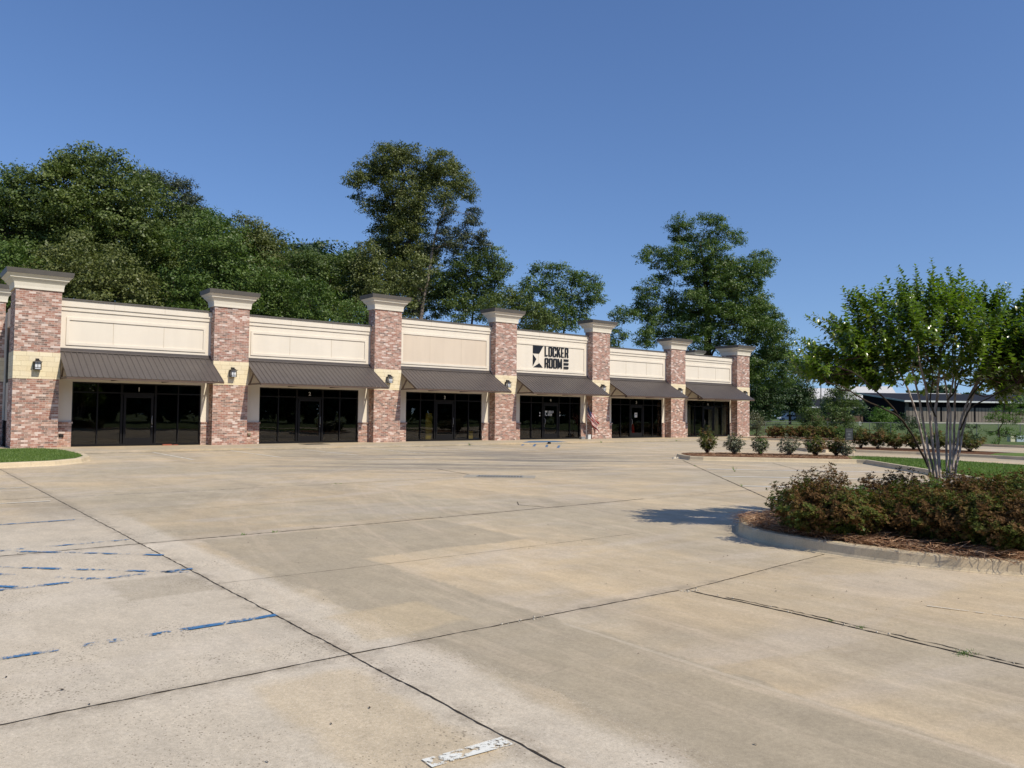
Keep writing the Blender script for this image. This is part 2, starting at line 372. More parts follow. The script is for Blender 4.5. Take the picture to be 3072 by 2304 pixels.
ML_OLIVE = mat_leaf('olive_leaf', [(0.057, 0.073, 0.020), (0.097, 0.116, 0.032), (0.149, 0.167, 0.048), (0.207, 0.220, 0.075)], .5, .2)
ML_GREEN = mat_leaf('fresh_leaf', [(0.038, 0.071, 0.015), (0.068, 0.115, 0.024), (0.115, 0.170, 0.036), (0.169, 0.218, 0.055)], .5, .25)
ML_MID = mat_leaf('mid_leaf', [(0.043, 0.069, 0.018), (0.073, 0.110, 0.028), (0.115, 0.159, 0.040), (0.163, 0.202, 0.060)], .5, .25)
ML_PINE = mat_leaf('pine_needle', [(.030, .042, .020), (.048, .064, .030), (.075, .09, .042), (.10, .115, .055)], .6, .1)
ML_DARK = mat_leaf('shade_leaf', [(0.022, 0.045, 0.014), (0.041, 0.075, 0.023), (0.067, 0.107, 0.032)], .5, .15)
ML_BRIGHT = mat_leaf('lime_leaf', [(.06, .12, .02), (.10, .18, .03), (.15, .24, .05)], 1.5, .35)
ML_MYRTLE = mat_leaf('myrtle_leaf', [(.058, .105, .014), (.10, .165, .020), (.16, .235, .032), (.24, .31, .05)], 2.5, .36, .27, .75, (((0.201, 0.215, 0.035), (0.228, 0.169, 0.041)), 3.5, .60))
ML_AZA = mat_leaf('azalea_leaf', [(.028, .042, .008), (.062, .080, .014), (.115, .130, .024), (.18, .18, .04)], 4.0, .2, .6, .15, (((.15, .075, .03), (.26, .145, .06)), 3.0, .50))
ML_AZAR = mat_leaf('rust_azalea_leaf', [(.038, .022, .008), (.085, .045, .016), (.15, .080, .028), (.21, .14, .05)], 4.0, .15, .6, .12)
ML_AZAG = mat_leaf('green_azalea_leaf', [(0.037, 0.066, 0.015), (0.074, 0.120, 0.024), (0.124, 0.186, 0.038), (0.161, 0.216, 0.054)], 4.0, .25, .42, .35)
ML_GREY = mat_leaf('grey_shrub_leaf', [(.09, .095, .055), (.14, .145, .085), (.20, .20, .12)], 4.0, .15)
M_BARK = plain('grey_brown_bark', (.060, .047, .034), .95, 0, .1, .35, 6); M_BARKP = plain('pale_bark', (.21, .17, .14), .9, 0, .1, .3, 6)
def mat_myrtle_bark():
    t = NT('mottled_myrtle_bark', .8, .2); p = t.pos()
    n = t.noise(t.scale(p, (1, 1, .35)), 22, 4, .6)
    c = t.ramp(n, [(.35, (.17, .125, .10)), (.48, (.33, .27, .225)), (.60, (.47, .41, .355))]); t.bump(n, .3, .01); return t.col(c)
M_MYB = mat_myrtle_bark(); M_TWIG = plain('red_brown_twig', (.06, .03, .025), .8, 0, .2, .3, 8)
M_TWIGG = plain('grey_twig', (.16, .14, .11), .9)

# ------------------------------------------------------------------ ground, lot, sidewalk
LZ = -.09; KZ = .06
def terrain_h(x, y):
    dx, dy = x - CAMP.x, y - CAMP.y
    Y = dx * .6269 + dy * .7791; X = dx * .7790 - dy * .6271
    t = np.clip((Y - 66) / 36, 0, 1) * np.clip((X - 5) / 15, 0, 1); t = t * t * (3 - 2 * t)
    return -.16 + .92 * t
def make_ground():
    g = np.concatenate([-np.geomspace(1800, 130, 14), np.linspace(-120, 200, 81), np.geomspace(212, 1800, 14)])
    X, Y = np.meshgrid(g, g, indexing='ij'); Z = terrain_h(X, Y) + (RNG.random(X.shape) - .5) * .02
    V = np.stack([X, Y, Z], -1).reshape(-1, 3); n = len(g); i = np.arange(n - 1)
    a = (i[:, None] * n + i[None, :]).ravel(); F = np.stack([a, a + n, a + n + 1, a + 1], 1)
    o = np_mesh('ground', V, 4, M_FIELD, faces=F); o.data.polygons.foreach_set('use_smooth', [True] * len(F)); return tag(o, kind='structure')
make_ground()

LOT = [(-60, -41), (60, -41), (60, -32), (50.2, -28), (48.9, -22), (49.1, -19), (50.2, -14.5), (51.8, -8), (53.4, -1), (53.7, 1.8), (53.7, 24), (51.6, 24), (51.6, -3.5), (-3, -3.5), (-3, 25), (-60, 25)]
lot = MB().prism(LOT, -.35, LZ).build('parking_lot', M_LOT); tag(lot, kind='structure')
walk = MB()
walk.prism([(-2.4, -1.15), (1.0, -1.15), (1.5, -1.7), (1.75, -3.55), (52.4, -3.55), (52.4, 8), (51.2, 8), (51.2, .75), (-.05, .75), (-.05, 8), (-2.4, 8)], -.34, 0.0)
sidewalk = walk.build('sidewalk', M_CONC); tag(sidewalk, kind='structure')
# ragged dirt line where lot meets walk
def ribbon(name, pts, wdt, z, mat, parent, wob=.35, step=.12, wv=.4, amp=.008):
    P = []
    for a, b in zip(pts[:-1], pts[1:]):
        a = Vector(a); b = Vector(b); n = max(2, int((b - a).length / step))
        for i in range(n): P.append(a.lerp(b, i / n))
    P.append(Vector(pts[-1])); V = []; off = 0
    for i, p in enumerate(P):
        d = (P[min(i + 1, len(P) - 1)] - P[max(i - 1, 0)]).normalized(); nrm = Vector((-d.y, d.x))
        off = off * .6 + random.uniform(-1, 1) * amp; hw = wdt / 2 * (1 + random.uniform(-wob, wob))
        q = p + nrm * off; V += [(*(q + nrm * hw), z), (*(q - nrm * hw), z)]
    F = [(2 * i, 2 * i + 1, 2 * i + 3, 2 * i + 2) for i in range(len(P) - 1)]
    mb = MB(); mb.add(V, F); o = mb.build(name, mat, parent, recalc=False)
    return o
J = LZ + .004
ribbon('kerb_seam', [(1.8, -3.585), (51.6, -3.585)], .10, J, M_JOINT, lot, .9, .2, amp=.02)
JN = [([(-1.47, 22), (-1.46, -18), (-1.45, -36.5)], .0125), ([(-14, -32.36), (-1.45, -32.38)], .014), ([(-1.45, -32.38), (2.0, -32.46)], .013), ([(2.06, -32.5), (5.15, -32.24)], .012),
      ([(2.06, -32.5), (2.1, -33.6), (2.0, -36.5)], .022), ([(-14, -26.72), (-1.46, -26.72), (1.76, -26.78), (5.2, -26.75), (8, -26.7)], .02), ([(-14, -20.1), (-1.4, -20.2), (.9, -20.39), (7.9, -20.42)], .02),
      ([(19.6, -18.35), (7.95, -30.45)], .03), ([(-1.4, -29.6), (1, -29.7), (4.4, -29.75)], .007), ([(-1.2, -23.5), (3.2, -23.5)], .009),
      ([(21.3, -21.1), (17.2, -25.2)], .025), ([(9.13, -17.38), (8.6, -19.9)], .03), ([(12.9, -16.9), (13.6, -18.4), (14.3, -19.5)], .02), ([(10.08, -20.55), (12.5, -20.07)], .02), ([(5.5, -25.7), (5.2, -26.1), (5.38, -26.63)], .022), ([(9.8, -20.5), (19.4, -19.1)], .012)]
for pts, wd in JN: ribbon('expansion_joint', pts, wd * .85, J, M_JOINT, lot, .55, .05, amp=.005)
# crumbled second edge of the rough joint
ribbon('expansion_joint', [(2.14, -32.9), (2.17, -33.6), (2.09, -36.0)], .012, J, M_JOINT, lot, .9, .05, amp=.014)
def line(pts, wd, mat, name='stall_line'):
    return ribbon(name, pts, wd, J + .004, mat, lot, .12, .15, amp=.001)
M_PSTALL = mat_paint('fresh_white_stall_paint', (.88, .86, .78), .36)
line([(-1.95, -34.15), (-1.48, -34.18)], .10, M_PWHITE)
for a in ([(-5, -31.08), (-1.45, -31.08)], [(-6, -28.7), (-1.42, -28.72)], [(-6, -26.32), (-1.5, -26.32)], [(-2.9, -26.35), (-1.45, -27.72)], [(-4.2, -26.35), (-1.45, -28.95)], [(-5.0, -26.9), (-3.0, -28.65)], [(-3.9, -27.0), (-2.35, -28.66)]):
    line(a, .075, M_PBLUE)
line([(-6, -23.86), (-1.6, -23.86)], .07, M_PBLUE); line([(-6, -17.68), (-1.55, -17.75)], .09, M_PWHITE2); line([(-6, -20.85), (-1.6, -20.88)], .09, M_PWHITE2)
for k in range(12):
    x = 4.45 + 3.12 * k
    if 21.5 < x < 29: continue
    line([(x, -3.8), (x - .15, -9.6)], .10, M_PWHITE2)
for k in range(4):   # angled stalls by the planted island
    u = k * 2.98; a = (10.0 + u / 1.414 + .1, -28.2 + u / 1.414)
    line([a, (a[0] + 4.4, a[1] - 4.4)], .13, M_PSTALL)
line([(3.31, -34.2), (3.7, -35.5)], .022, mat_paint('scuffed_white_paint', (.70, .64, .52), .50))
for a, b in (((23.9, -3.7), (22.9, -4.8)), ((24.7, -3.8), (22.7, -6.0)), ((24.8, -4.7), (22.8, -6.9)), ((24.8, -5.7), (22.7, -7.9))):
    line([b, a], .13, M_PBLUE2)
rm = MB(); rm.add([(24.0, -3.5, .004), (27.4, -3.5, .004), (27.9, -1.9, .004), (26.0, -1.7, .004)], [(0, 1, 2, 3)]); rm.build('ramp_paint', M_PBLUE2, sidewalk)
# pale wear patches / chips
g = empty('drain_inlet', (8.95, -20.75, LZ)); tag(g, 'rusty steel drain grate set in a concrete surround in the lot', 'drain')
g.rotation_euler = (0, 0, R(-42))
mb = MB(); mb.box(-.95, .95, -.42, .42, .001, .010); mb.build('drain_surround', plain('drain_concrete', (.36, .32, .25), .9), g)
mb = MB(); mb.box(-.62, .62, -.26, .26, .011, .013); mb.build('drain_pit', plain('dark_pit', (.13, .12, .10), .9), g)  # flat dark plate just below the grate bars
mb = MB(); [mb.box(-.62 + .08 * i, -.58 + .08 * i, -.25, .25, .014, .022) for i in range(16)]; mb.build('drain_grate', plain('grate_steel', (.30, .31, .29), .6, .3), g)

# ------------------------------------------------------------------ islands
def inset(poly, d):
    n = len(poly); out = []
    for i in range(n):
        a = Vector(poly[i - 1]); b = Vector(poly[i]); c = Vector(poly[(i + 1) % n])
        n1 = (b - a).normalized(); n2 = (c - b).normalized(); n1 = Vector((-n1.y, n1.x)); n2 = Vector((-n2.y, n2.x))
        k = (n1 + n2); k = k / max(.35, (1 + n1.dot(n2))) ; out.append(tuple(b + k * d))
    return out
def smooth_poly(pts, it=2, keep=()):
    for _ in range(it):
        o = []
        for i in range(len(pts)):
            a = Vector(pts[i]); b = Vector(pts[(i + 1) % len(pts)])
            o += [tuple(a.lerp(b, .25)), tuple(a.lerp(b, .75))]
        pts = o
    return pts
def area(p): return sum(p[i - 1][0] * p[i][1] - p[i][0] * p[i - 1][1] for i in range(len(p))) / 2
def inpoly(p, x, y):
    c = False; j = len(p) - 1
    for i in range(len(p)):
        if (p[i][1] > y) != (p[j][1] > y) and x < (p[j][0] - p[i][0]) * (y - p[i][1]) / (p[j][1] - p[i][1]) + p[i][0]: c = not c
        j = i
    return c
def island(name, poly, fillname, fillmat, kw=.16, zt=KZ, zb=LZ - .1, crown=0.0):
    if area(poly) < 0: poly = poly[::-1]
    n = len(poly); rings = [(inset(poly, -.05), zb), (inset(poly, -.05), LZ + .003), (inset(poly, -.025), LZ + .010), (inset(poly, -.008), LZ + .04), (inset(poly, .012), zt - .02), (inset(poly, .028), zt), (inset(poly, kw), zt), (inset(poly, kw), zt - .08)]
    mb = MB(); vs = [(x, y, z) for pl, z in rings for x, y in pl]; fs = []
    for r in range(len(rings) - 1):
        for i in range(n):
            j = (i + 1) % n; fs.append((r * n + i, r * n + j, (r + 1) * n + j, (r + 1) * n + i))
    mb.add(vs, fs); k = mb.build(name, M_KERB, smooth=False); tag(k, kind='structure')
    ip = inset(poly, kw - .01); mb = MB()
    cx = sum(p[0] for p in ip) / n; cy = sum(p[1] for p in ip) / n
    mb.prism(ip, zt - .2, zt - .018); f = mb.build(fillname, fillmat, k)
    return k, ip
near_poly = [(5.62, -30.62), (5.26, -31.07), (5.13, -31.5), (5.09, -32.1), (5.09, -32.6), (5.15, -33.1), (5.32, -33.7), (5.62, -34.3), (6.4, -35.6), (7.8, -37.4), (9.3, -38.5), (12.4, -35.0), (8.3, -30.9), (7.6, -30.35), (6.9, -30.1), (6.2, -30.2)]
near_isl, near_in = island('island_kerb', near_poly, 'mulch_bed', M_MULCH)
M_poly = [(21.9, -16.4), (21.0, -16.9), (20.35, -17.75), (20.08, -18.3), (20.25, -18.8), (24.0, -22.85), (24.05, -23.15), (20.6, -26.7), (17.9, -29.4), (12.45, -34.95), (13.4, -35.8), (22.6, -33.5), (26.0, -29.0), (27.3, -24.0), (26.8, -21.4), (25.4, -19.0), (23.6, -17.0)]
M_isl, M_in = island('island_kerb', M_poly, 'grass_verge', M_GRASS)
mulchM = [(21.9, -16.55), (21.1, -17.05), (20.5, -17.85), (20.25, -18.35), (20.4, -18.75), (23.85, -22.55), (24.7, -22.3), (25.6, -21.6), (26.55, -21.2), (25.25, -19.1), (23.5, -17.15)]
mb = MB(); mb.prism(mulchM, KZ - .03, KZ + .006); mb.build('mulch_bed', M_MULCH, M_isl)
N_poly = [(31.4, -16.5), (31.2, -17.6), (32.6, -18.3), (33.05, -21.0), (33.0, -24.4), (32.2, -28.5), (34.5, -29.5), (36.6, -25.0), (37.6, -21.0), (37.2, -17.3), (35.5, -15.3), (32.6, -15.2)]
N_isl, N_in = island('island_kerb', N_poly, 'mulch_bed', M_MULCH)
mb = MB(); mb.prism([(33.2, -24.0), (32.45, -28.3), (34.4, -29.2), (36.4, -24.9), (36.6, -24.0), (35, -23.6)], KZ - .03, KZ + .006); mb.build('grass_verge', M_GRASS, N_isl)
Q_poly = [(46.4, -2.3), (46.0, -4.2), (45.9, -9.8), (46.4, -13.2), (49.0, -13.4), (50.4, -9.2), (51.2, -3.2), (49.3, -1.6)]
Q_isl, Q_in = island('island_kerb', Q_poly, 'mulch_bed', M_MULCH)
G_poly = [(-14, -1.35), (-.6, -1.35), (.55, -1.35), (1.1, -1.9), (1.50, -3.4), (1.54, -6.5), (1.38, -8.2), (.88, -9.6), (0, -10.6), (-1.6, -11.1), (-14, -11.2)]
G_isl, G_in = island('island_kerb', G_poly, 'grass_verge', M_GRASS, kw=.20)
# far lot kerb
fk = [(53.7, 24), (53.7, 1.8), (53.4, -1), (51.8, -8), (50.2, -14.5), (49.1, -19), (48.9, -22), (50.2, -28), (60, -32)]
mb = MB()
for a, b in zip(fk[:-1], fk[1:]): mb.beam((a[0] + .08, a[1], LZ + .0), (b[0] + .08, b[1], LZ + .0), .16, .30)
tag(mb.build('lot_edge_kerb', M_KERB), kind='structure')

def blades(name, poly, n, h, mat, parent, z):
    xs = [p[0] for p in poly]; ys = [p[1] for p in poly]; P = []
    x0, x1, y0, y1 = min(xs), max(xs), min(ys), max(ys)
    while len(P) < n:
        x = random.uniform(x0, x1); y = random.uniform(y0, y1)
        if inpoly(poly, x, y): P.append((x, y))
    P = np.array(P); a = RNG.random(n) * 6.283; hh = h * (.5 + RNG.random(n)); wd = .010
    dx, dy = np.cos(a) * wd, np.sin(a) * wd; lx, ly = (RNG.random(n) - .5) * h, (RNG.random(n) - .5) * h
    V = np.stack([np.stack([P[:, 0] - dx, P[:, 1] - dy, np.full(n, z)], 1), np.stack([P[:, 0] + dx, P[:, 1] + dy, np.full(n, z)], 1),
                  np.stack([P[:, 0] + lx, P[:, 1] + ly, z + hh], 1)], 1)
    o = np_mesh(name, V, 3, mat, parent); return o
ML_BLADE = mat_leaf('grass_blade', [(.10, .17, .035), (.145, .22, .05), (.21, .27, .08)], .6, .3)
gv = [(24.4, -22.9), (20.6, -27.0), (17.9, -29.7), (13, -34.7), (20, -33.2), (25.8, -28.8), (27.1, -24), (26.7, -21.6), (25.6, -21.8)]
tag(blades('grass', gv, 26000, .05, ML_BLADE, None, KZ - .02), 'short mown grass on the verge behind the crape myrtle', 'grass', kind='stuff')
tag(blades('grass', [(-4, -1.6), (.5, -1.65), (.9, -2.0), (1.32, -3.4), (1.35, -6.5), (1.2, -8.0), (.75, -9.3), (0, -10.25), (-1.6, -10.8), (-4, -10.8)], 30000, .05, ML_BLADE, None, KZ - .02), 'bright short grass on the kerbed verge before the first bay', 'grass', kind='stuff')

def straw(name, poly, n, z, L0=.13, mat=None, lift=.05):
    xs = [p[0] for p in poly]; ys = [p[1] for p in poly]; x0, x1, y0, y1 = min(xs), max(xs), min(ys), max(ys); V = []
    k = 0
    while k < n:
        x = random.uniform(x0, x1); y = random.uniform(y0, y1)
        if not inpoly(poly, x, y): continue
        k += 1; a = random.uniform(0, 6.283); L = L0 * random.uniform(.5, 1.3); cv = random.uniform(-.9, .9); w_ = random.uniform(.0016, .003)
        zz = z + random.uniform(0, lift); tilt = random.uniform(-.25, .35); pts = []
        px_, py_, pz = x, y, zz
        for s in range(3):
            pts.append((px_, py_, pz)); px_ += math.cos(a) * L / 2; py_ += math.sin(a) * L / 2; pz = max(z + .002, pz + tilt * L / 2); a += cv / 2
            tilt -= .2
        for s in range(2):
            (ax, ay, az), (bx, by, bz) = pts[s], pts[s + 1]; nx, ny = -(by - ay), bx - ax; q = math.hypot(nx, ny) + 1e-9; nx, ny = nx / q * w_, ny / q * w_
            V.append([(ax - nx, ay - ny, az), (ax + nx, ay + ny, az + w_), (bx + nx, by + ny, bz + w_), (bx - nx, by - ny, bz)])
    return np_mesh(name, np.array(V), 4, mat)
M_STRAW = NT('pine_straw', .9, .15); _g = M_STRAW.n.new('ShaderNodeNewGeometry')
M_STRAW = M_STRAW.col(M_STRAW.ramp(_g.outputs['Random Per Island'], [(0, (.16, .075, .038)), (.5, (.38, .21, .115)), (1, (.62, .42, .26))]))
vis = [(5.40, -30.9), (5.22, -31.5), (5.2, -32.9), (5.25, -33.4), (5.5, -34.1), (5.9, -34.9), (9, -34.2), (10, -32.8), (8.3, -31.0), (7, -30.2), (6.0, -30.3)]
tag(straw('pine_straw', vis, 24000, KZ - .015, .19, M_STRAW, .10), 'loose brown pine straw spread under the azaleas on the near island', 'pine straw', kind='stuff')
# a few stray needles hanging over the kerb
tag(straw('pine_straw', mulchM, 2500, KZ + .005, .22, M_STRAW, .03), 'brown pine straw under the row of small shrubs on the far island', 'pine straw', kind='stuff')

# ------------------------------------------------------------------ retail building
S = [0, 7.982, 16.485, 24.714, 32.945, 41.045, 49.198]; PW = 1.654
HT = [6.6, 6.6, 7.26, 7.26, 7.26, 6.6, 6.6]
B = empty('retail_building', (0, 0, 0))
tag(B, 'single storey brick and cream stucco strip mall with seven brick pillars and six brown awnings', 'shopping centre')

def cap_profile(s0, s1, d0, d1, z, name_parent):
    """stepped cream cornice round a brick shaft"""
    mb = MB()
    steps = [(.06, -.06, .06, .05), (.06, .05, .085, .20), (.085, .20, .19, .33), (.19, .33, .23, .36), (.23, .36, .23, .40), (.23, .40, .33, .50), (.33, .50, .35, .515)]
    for a, za, b, zb in steps:
        mb.frustum((s0 - a, s1 + a, d0 - a, d1 + a, z + za), (s0 - b, s1 + b, d0 - b, d1 + b, z + zb))
    c = mb.build('capital', M_TRIM, name_parent)
    mb = MB(); mb.frustum((s0 - .355, s1 + .355, d0 - .355, d1 + .355, z + .517), (s0 - .39, s1 + .39, d0 - .39, d1 + .39, z + .72)); mb.build('cap_flashing', M_COPING, name_parent)
def pillar(s0, s1, d0, d1, h, z0=0.0):
    mb = MB(); mb.box(s0, s1, d0, d1, z0, 2.85); mb.box(s0, s1, d0, d1, 3.96, h); p = mb.build('brick_pillar', M_BRICK, B)
    mb = MB(); mb.box(s0 - .012, s1 + .012, d0 - .012, d1 + .012, 2.85, 3.96); mb.build('stone_band', M_STONE, p)
    cap_profile(s0, s1, d0, d1, h, p); return p
for i, s in enumerate(S): pillar(s, s + PW, 0, 1.5 if i in (0, 6) else .72, HT[i])
pillar(-1.2, .22, 5.45, 7.0, 6.6, -.3); pillar(50.7, 51.5, 5.45, 7.0, 6.6, -.3)
mb = MB(); mb.box(.45, .60, 1.5, 18, 1.05, 6.25); mb.box(50.3, 50.45, 1.5, 18, 1.05, 6.25); mb.box(.6, 50.3, 17.85, 18, -.3, 5.9); mb.build('wall', M_CREAM, B)
mb = MB(); mb.box(.40, .60, 1.5, 18, -.3, 1.05); mb.build('brick_base', M_BRICK, B); mb = MB(); mb.box(50.3, 50.5, 1.5, 18, -.3, 1.05); mb.build('brick_base', M_BRICK, B)
mb = MB(); mb.box(.32, .43, 1.6, 5.4, 1.06, 2.8); mb.build('side_panel', M_CREAM, B); mb = MB(); mb.box(.30, .43, 1.55, 5.42, 5.35, 6.2); mb.build('side_panel', M_CREAM, B)
mb = MB(); mb.box(.6, 50.3, .8, 17.85, 5.35, 5.5); mb.build('roof', M_ROOF, B)
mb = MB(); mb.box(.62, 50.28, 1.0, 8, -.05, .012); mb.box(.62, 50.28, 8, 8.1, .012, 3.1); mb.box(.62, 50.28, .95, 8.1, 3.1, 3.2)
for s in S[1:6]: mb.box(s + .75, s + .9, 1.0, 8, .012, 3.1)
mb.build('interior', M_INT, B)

def text_mesh(txt, size, bold=.0):
    cu = bpy.data.curves.new('t', 'FONT'); cu.body = txt; cu.size = size; cu.align_x = 'CENTER'; cu.extrude = .004; cu.offset = bold; cu.resolution_u = 3
    ob = bpy.data.objects.new('t', cu); C.objects.link(ob); dg = bpy.context.evaluated_depsgraph_get()
    me = bpy.data.meshes.new_from_object(ob.evaluated_get(dg)); bpy.data.objects.remove(ob); return me

store = [(2.24, 7.62), (10.43, 15.86), (18.82, 24.14), (27.10, 32.40), (35.33, 40.69), (43.60, 48.99)]
D0 = .50      # face of the stucco
for i in range(6):
    a = S[i] + PW; b = S[i + 1]; hi = i in (2, 3); top = 6.92 if hi else 6.31; c1 = 6.46 if hi else 5.83; c2 = 6.62 if hi else 6.0; pt = 6.15 if hi else 5.55
    mb = MB(); mb.box(a, b, D0, D0 + .3, 4.02, c1); mb.box(a, b, D0 - .05, D0 + .3, c1, c2); mb.box(a, b, D0 - .10, D0 + .3, c2, top - .03)
    f = mb.build('fascia', M_CREAM, B)
    mb = MB(); mb.box(a, b, D0 - .15, D0 + .34, top - .03, top + .035); mb.build('coping', M_COPING, f)
    o0, o1 = a + .27, b - .24; t_ = .115
    mb = MB(); P_ = D0 - .045
    mb.box(o0, o1, P_, D0, 4.36, 4.36 + t_); mb.box(o0, o1, P_, D0, pt - t_, pt); mb.box(o0, o0 + t_, P_, D0, 4.36 + t_, pt - t_); mb.box(o1 - t_, o1, P_, D0, 4.36 + t_, pt - t_)
    mb.build('panel_frame', M_CREAM, f)
    if i == 2:
        mb = MB(); mb.box(o0 + t_, o1 - t_, D0 - .006, D0, 4.36 + t_, pt - t_); mb.build('sign_panel', M_CREAM2, f)
    L_ = (b - a) / 3; mj = bpy.data.materials.get('joint_sealant') or plain('joint_sealant', (.50, .42, .31), .9)
    for k in (1, 2):
        x = a + L_ * k
        mb = MB(); mb.box(x - .006, x + .006, D0 - .009, D0, 4.36 + t_, pt - t_); mb.build('control_joint', mj, f)
        mb = MB(); mb.box(x - .005, x + .005, D0 - .103, D0 - .10, c2, top - .03); mb.build('control_joint', mj, f)
    # wall below the fascia and around the glass
    g0, g1 = store[i]; mb = MB()
    mb.box(a, b, .55, .70, 2.80, 4.02); mb.box(a, g0, .55, .70, 1.05, 2.80); mb.box(g1, b, .55, .70, 1.05, 2.80); mb.build('wall', M_CREAM, B)
    for x0, x1 in ((a, g0), (g1, b)):
        mb = MB(); mb.box(x0, x1, .50, .72, 0, 1.0); w_ = mb.build('brick_base', M_BRICK, B)
        mb = MB(); k = max(3, int((x1 - x0) / .075)); st = (x1 - x0 + (.04 if x0 == a else .0)) / k
        for q in range(k): mb.box(x0 + q * st + .006, x0 + (q + 1) * st - .004, .455, .72, 1.002, 1.075)
        mb.build('sill_course', M_BRICK, w_)
    # storefront framing
    mw = .05; y0, y1 = .60, .71; ms = [g0, g0 + 1.0, g0 + 1.99, g0 + 3.37, g0 + 4.37, g1]
    mb = MB(); mb.box(g0, g1, y0, y1, .0, .10); mb.box(g0, g1, y0, y1, 2.74, 2.80); mb.box(g0 + mw, g1 - mw, y0 + .003, y1 - .003, 2.33, 2.385)
    for q, x in enumerate(ms):
        x0 = x if q == 0 else (x - mw if q == 5 else x - mw / 2); e = .035 if q in (2, 3) else 0
        mb.box(x0 - (e if q == 2 else 0), x0 + mw + (e if q == 3 else 0), y0 - .004, y1 + .004, .10, 2.74)
    sf = mb.build('storefront', M_FRAME, B)
    mb = MB(); mb.box(g0 + .02, ms[2], .655, .661, .10, 2.33); mb.box(ms[3], g1 - .02, .655, .661, .10, 2.33); mb.box(g0 + .02, g1 - .02, .655, .661, 2.385, 2.74); mb.build('glass', M_GLASS, sf)
    cx = (ms[2] + ms[3]) / 2
    tm = text_mesh(str(i + 1), .26, .004); setup(tm, M_WHITE); to = link(bpy.data.objects.new('unit_number', tm), sf)
    to.location = (cx, .648, 2.45); to.rotation_euler = (R(90), 0, 0)
    # door
    x0, x1 = ms[2] + .07, ms[3] - .07
    mb = MB(); mb.box(x0, x0 + .10, .615, .665, .10, 2.26); mb.box(x1 - .10, x1, .615, .665, .10, 2.26); mb.box(x0 + .1, x1 - .1, .616, .664, .10, .36); mb.box(x0 + .1, x1 - .1, .616, .664, 2.15, 2.26)
    mb.box(x0 - .02, x1 + .02, .62, .70, 2.265, 2.325)
    dr = mb.build('door', M_FRAME, B)
    mb = MB(); mb.box(x0 + .1, x1 - .1, .638, .643, .36, 2.15); mb.build('door_glass', M_GLASS, dr)
    hx = x1 - .05 if i < 3 else x0 + .05; sg = -1 if i < 3 else 1
    mb = MB(); mb.tube([(hx, .61, 1.34), (hx, .55, 1.33), (hx + sg * .02, .53, 1.28), (hx + sg * .02, .53, 1.02), (hx, .55, .98), (hx, .61, .97)], .016, 6); mb.build('pull_handle', M_HANDLE, dr)
    mb = MB(); mb.tube([(hx, .612, .86), (hx, .600, .86)], .022, 8); mb.build('lock_cylinder', M_HANDLE, dr)
    # awning
    yt, zt_, yb, zb_ = D0 - .02, 4.10, -1.62, 2.93
    L = math.hypot(yb - yt, zb_ - zt_); ny, nz = (zb_ - zt_) / L * 1, -(yb - yt) / L   # outward normal (towards -y,+z)
    prof = []; x = a + .02; pitch = (b - a - .04) / round((b - a) / .235)
    while x < b - .03:
        prof += [(x, 0), (x + pitch * .70, 0), (x + pitch * .78, .024), (x + pitch * .92, .024)]; x += pitch
    prof.append((b - .02, 0)); V = []; n = len(prof)
    for (yy, zz) in ((yt, zt_), (yb, zb_)):
        for th in (0, -.012):
            for (px, hh) in prof: V.append((px, yy + ny * (hh + th), zz + nz * (hh + th)))
    F = []
    for q in range(n - 1): F += [(q, q + 1, 2 * n + q + 1, 2 * n + q), (n + q, 3 * n + q, 3 * n + q + 1, n + q + 1), (2 * n + q, 2 * n + q + 1, 3 * n + q + 1, 3 * n + q), (q, n + q, n + q + 1, q + 1)]
    F += [(0, 2 * n, 3 * n, n), (n - 1, 2 * n - 1, 4 * n - 1, 3 * n - 1)]
    aw = MB().add(V, F).build('awning', M_AWN, B)
    mb = MB(); mb.box(a + .005, b - .005, D0 - .06, D0, 4.115, 4.225); mb.frustum((a + .005, b - .005, D0 - .16, D0 - .05, 4.06), (a + .005, b - .005, D0 - .08, D0 - .05, 4.115)); mb.build('awning_flashing', M_AWN, aw)
    mb = MB(); mb.beam((a + .02, yb + .05, zb_ - .045), (b - .02, yb + .05, zb_ - .045), .07, .09); mb.build('eave_beam', M_AWNF, aw)
    for x in (a + .06, (2 * a + b) / 3, (a + 2 * b) / 3, b - .06):
        mb = MB(); mb.beam((x, yt - .02, 4.03), (x, yb + .10, zb_ - .005), .075, .09); mb.beam((x, .54, 2.91), (x, yb + .10, 2.91), .07, .08); mb.beam((x, .50, 4.0), (x, .50, 2.955), .07, .08)
        mb.beam((x, -.10, 2.955), (x, -.55, 3.46), .06, .07, (0, 1, 0)); mb.build('bracket', M_AWNF, aw)

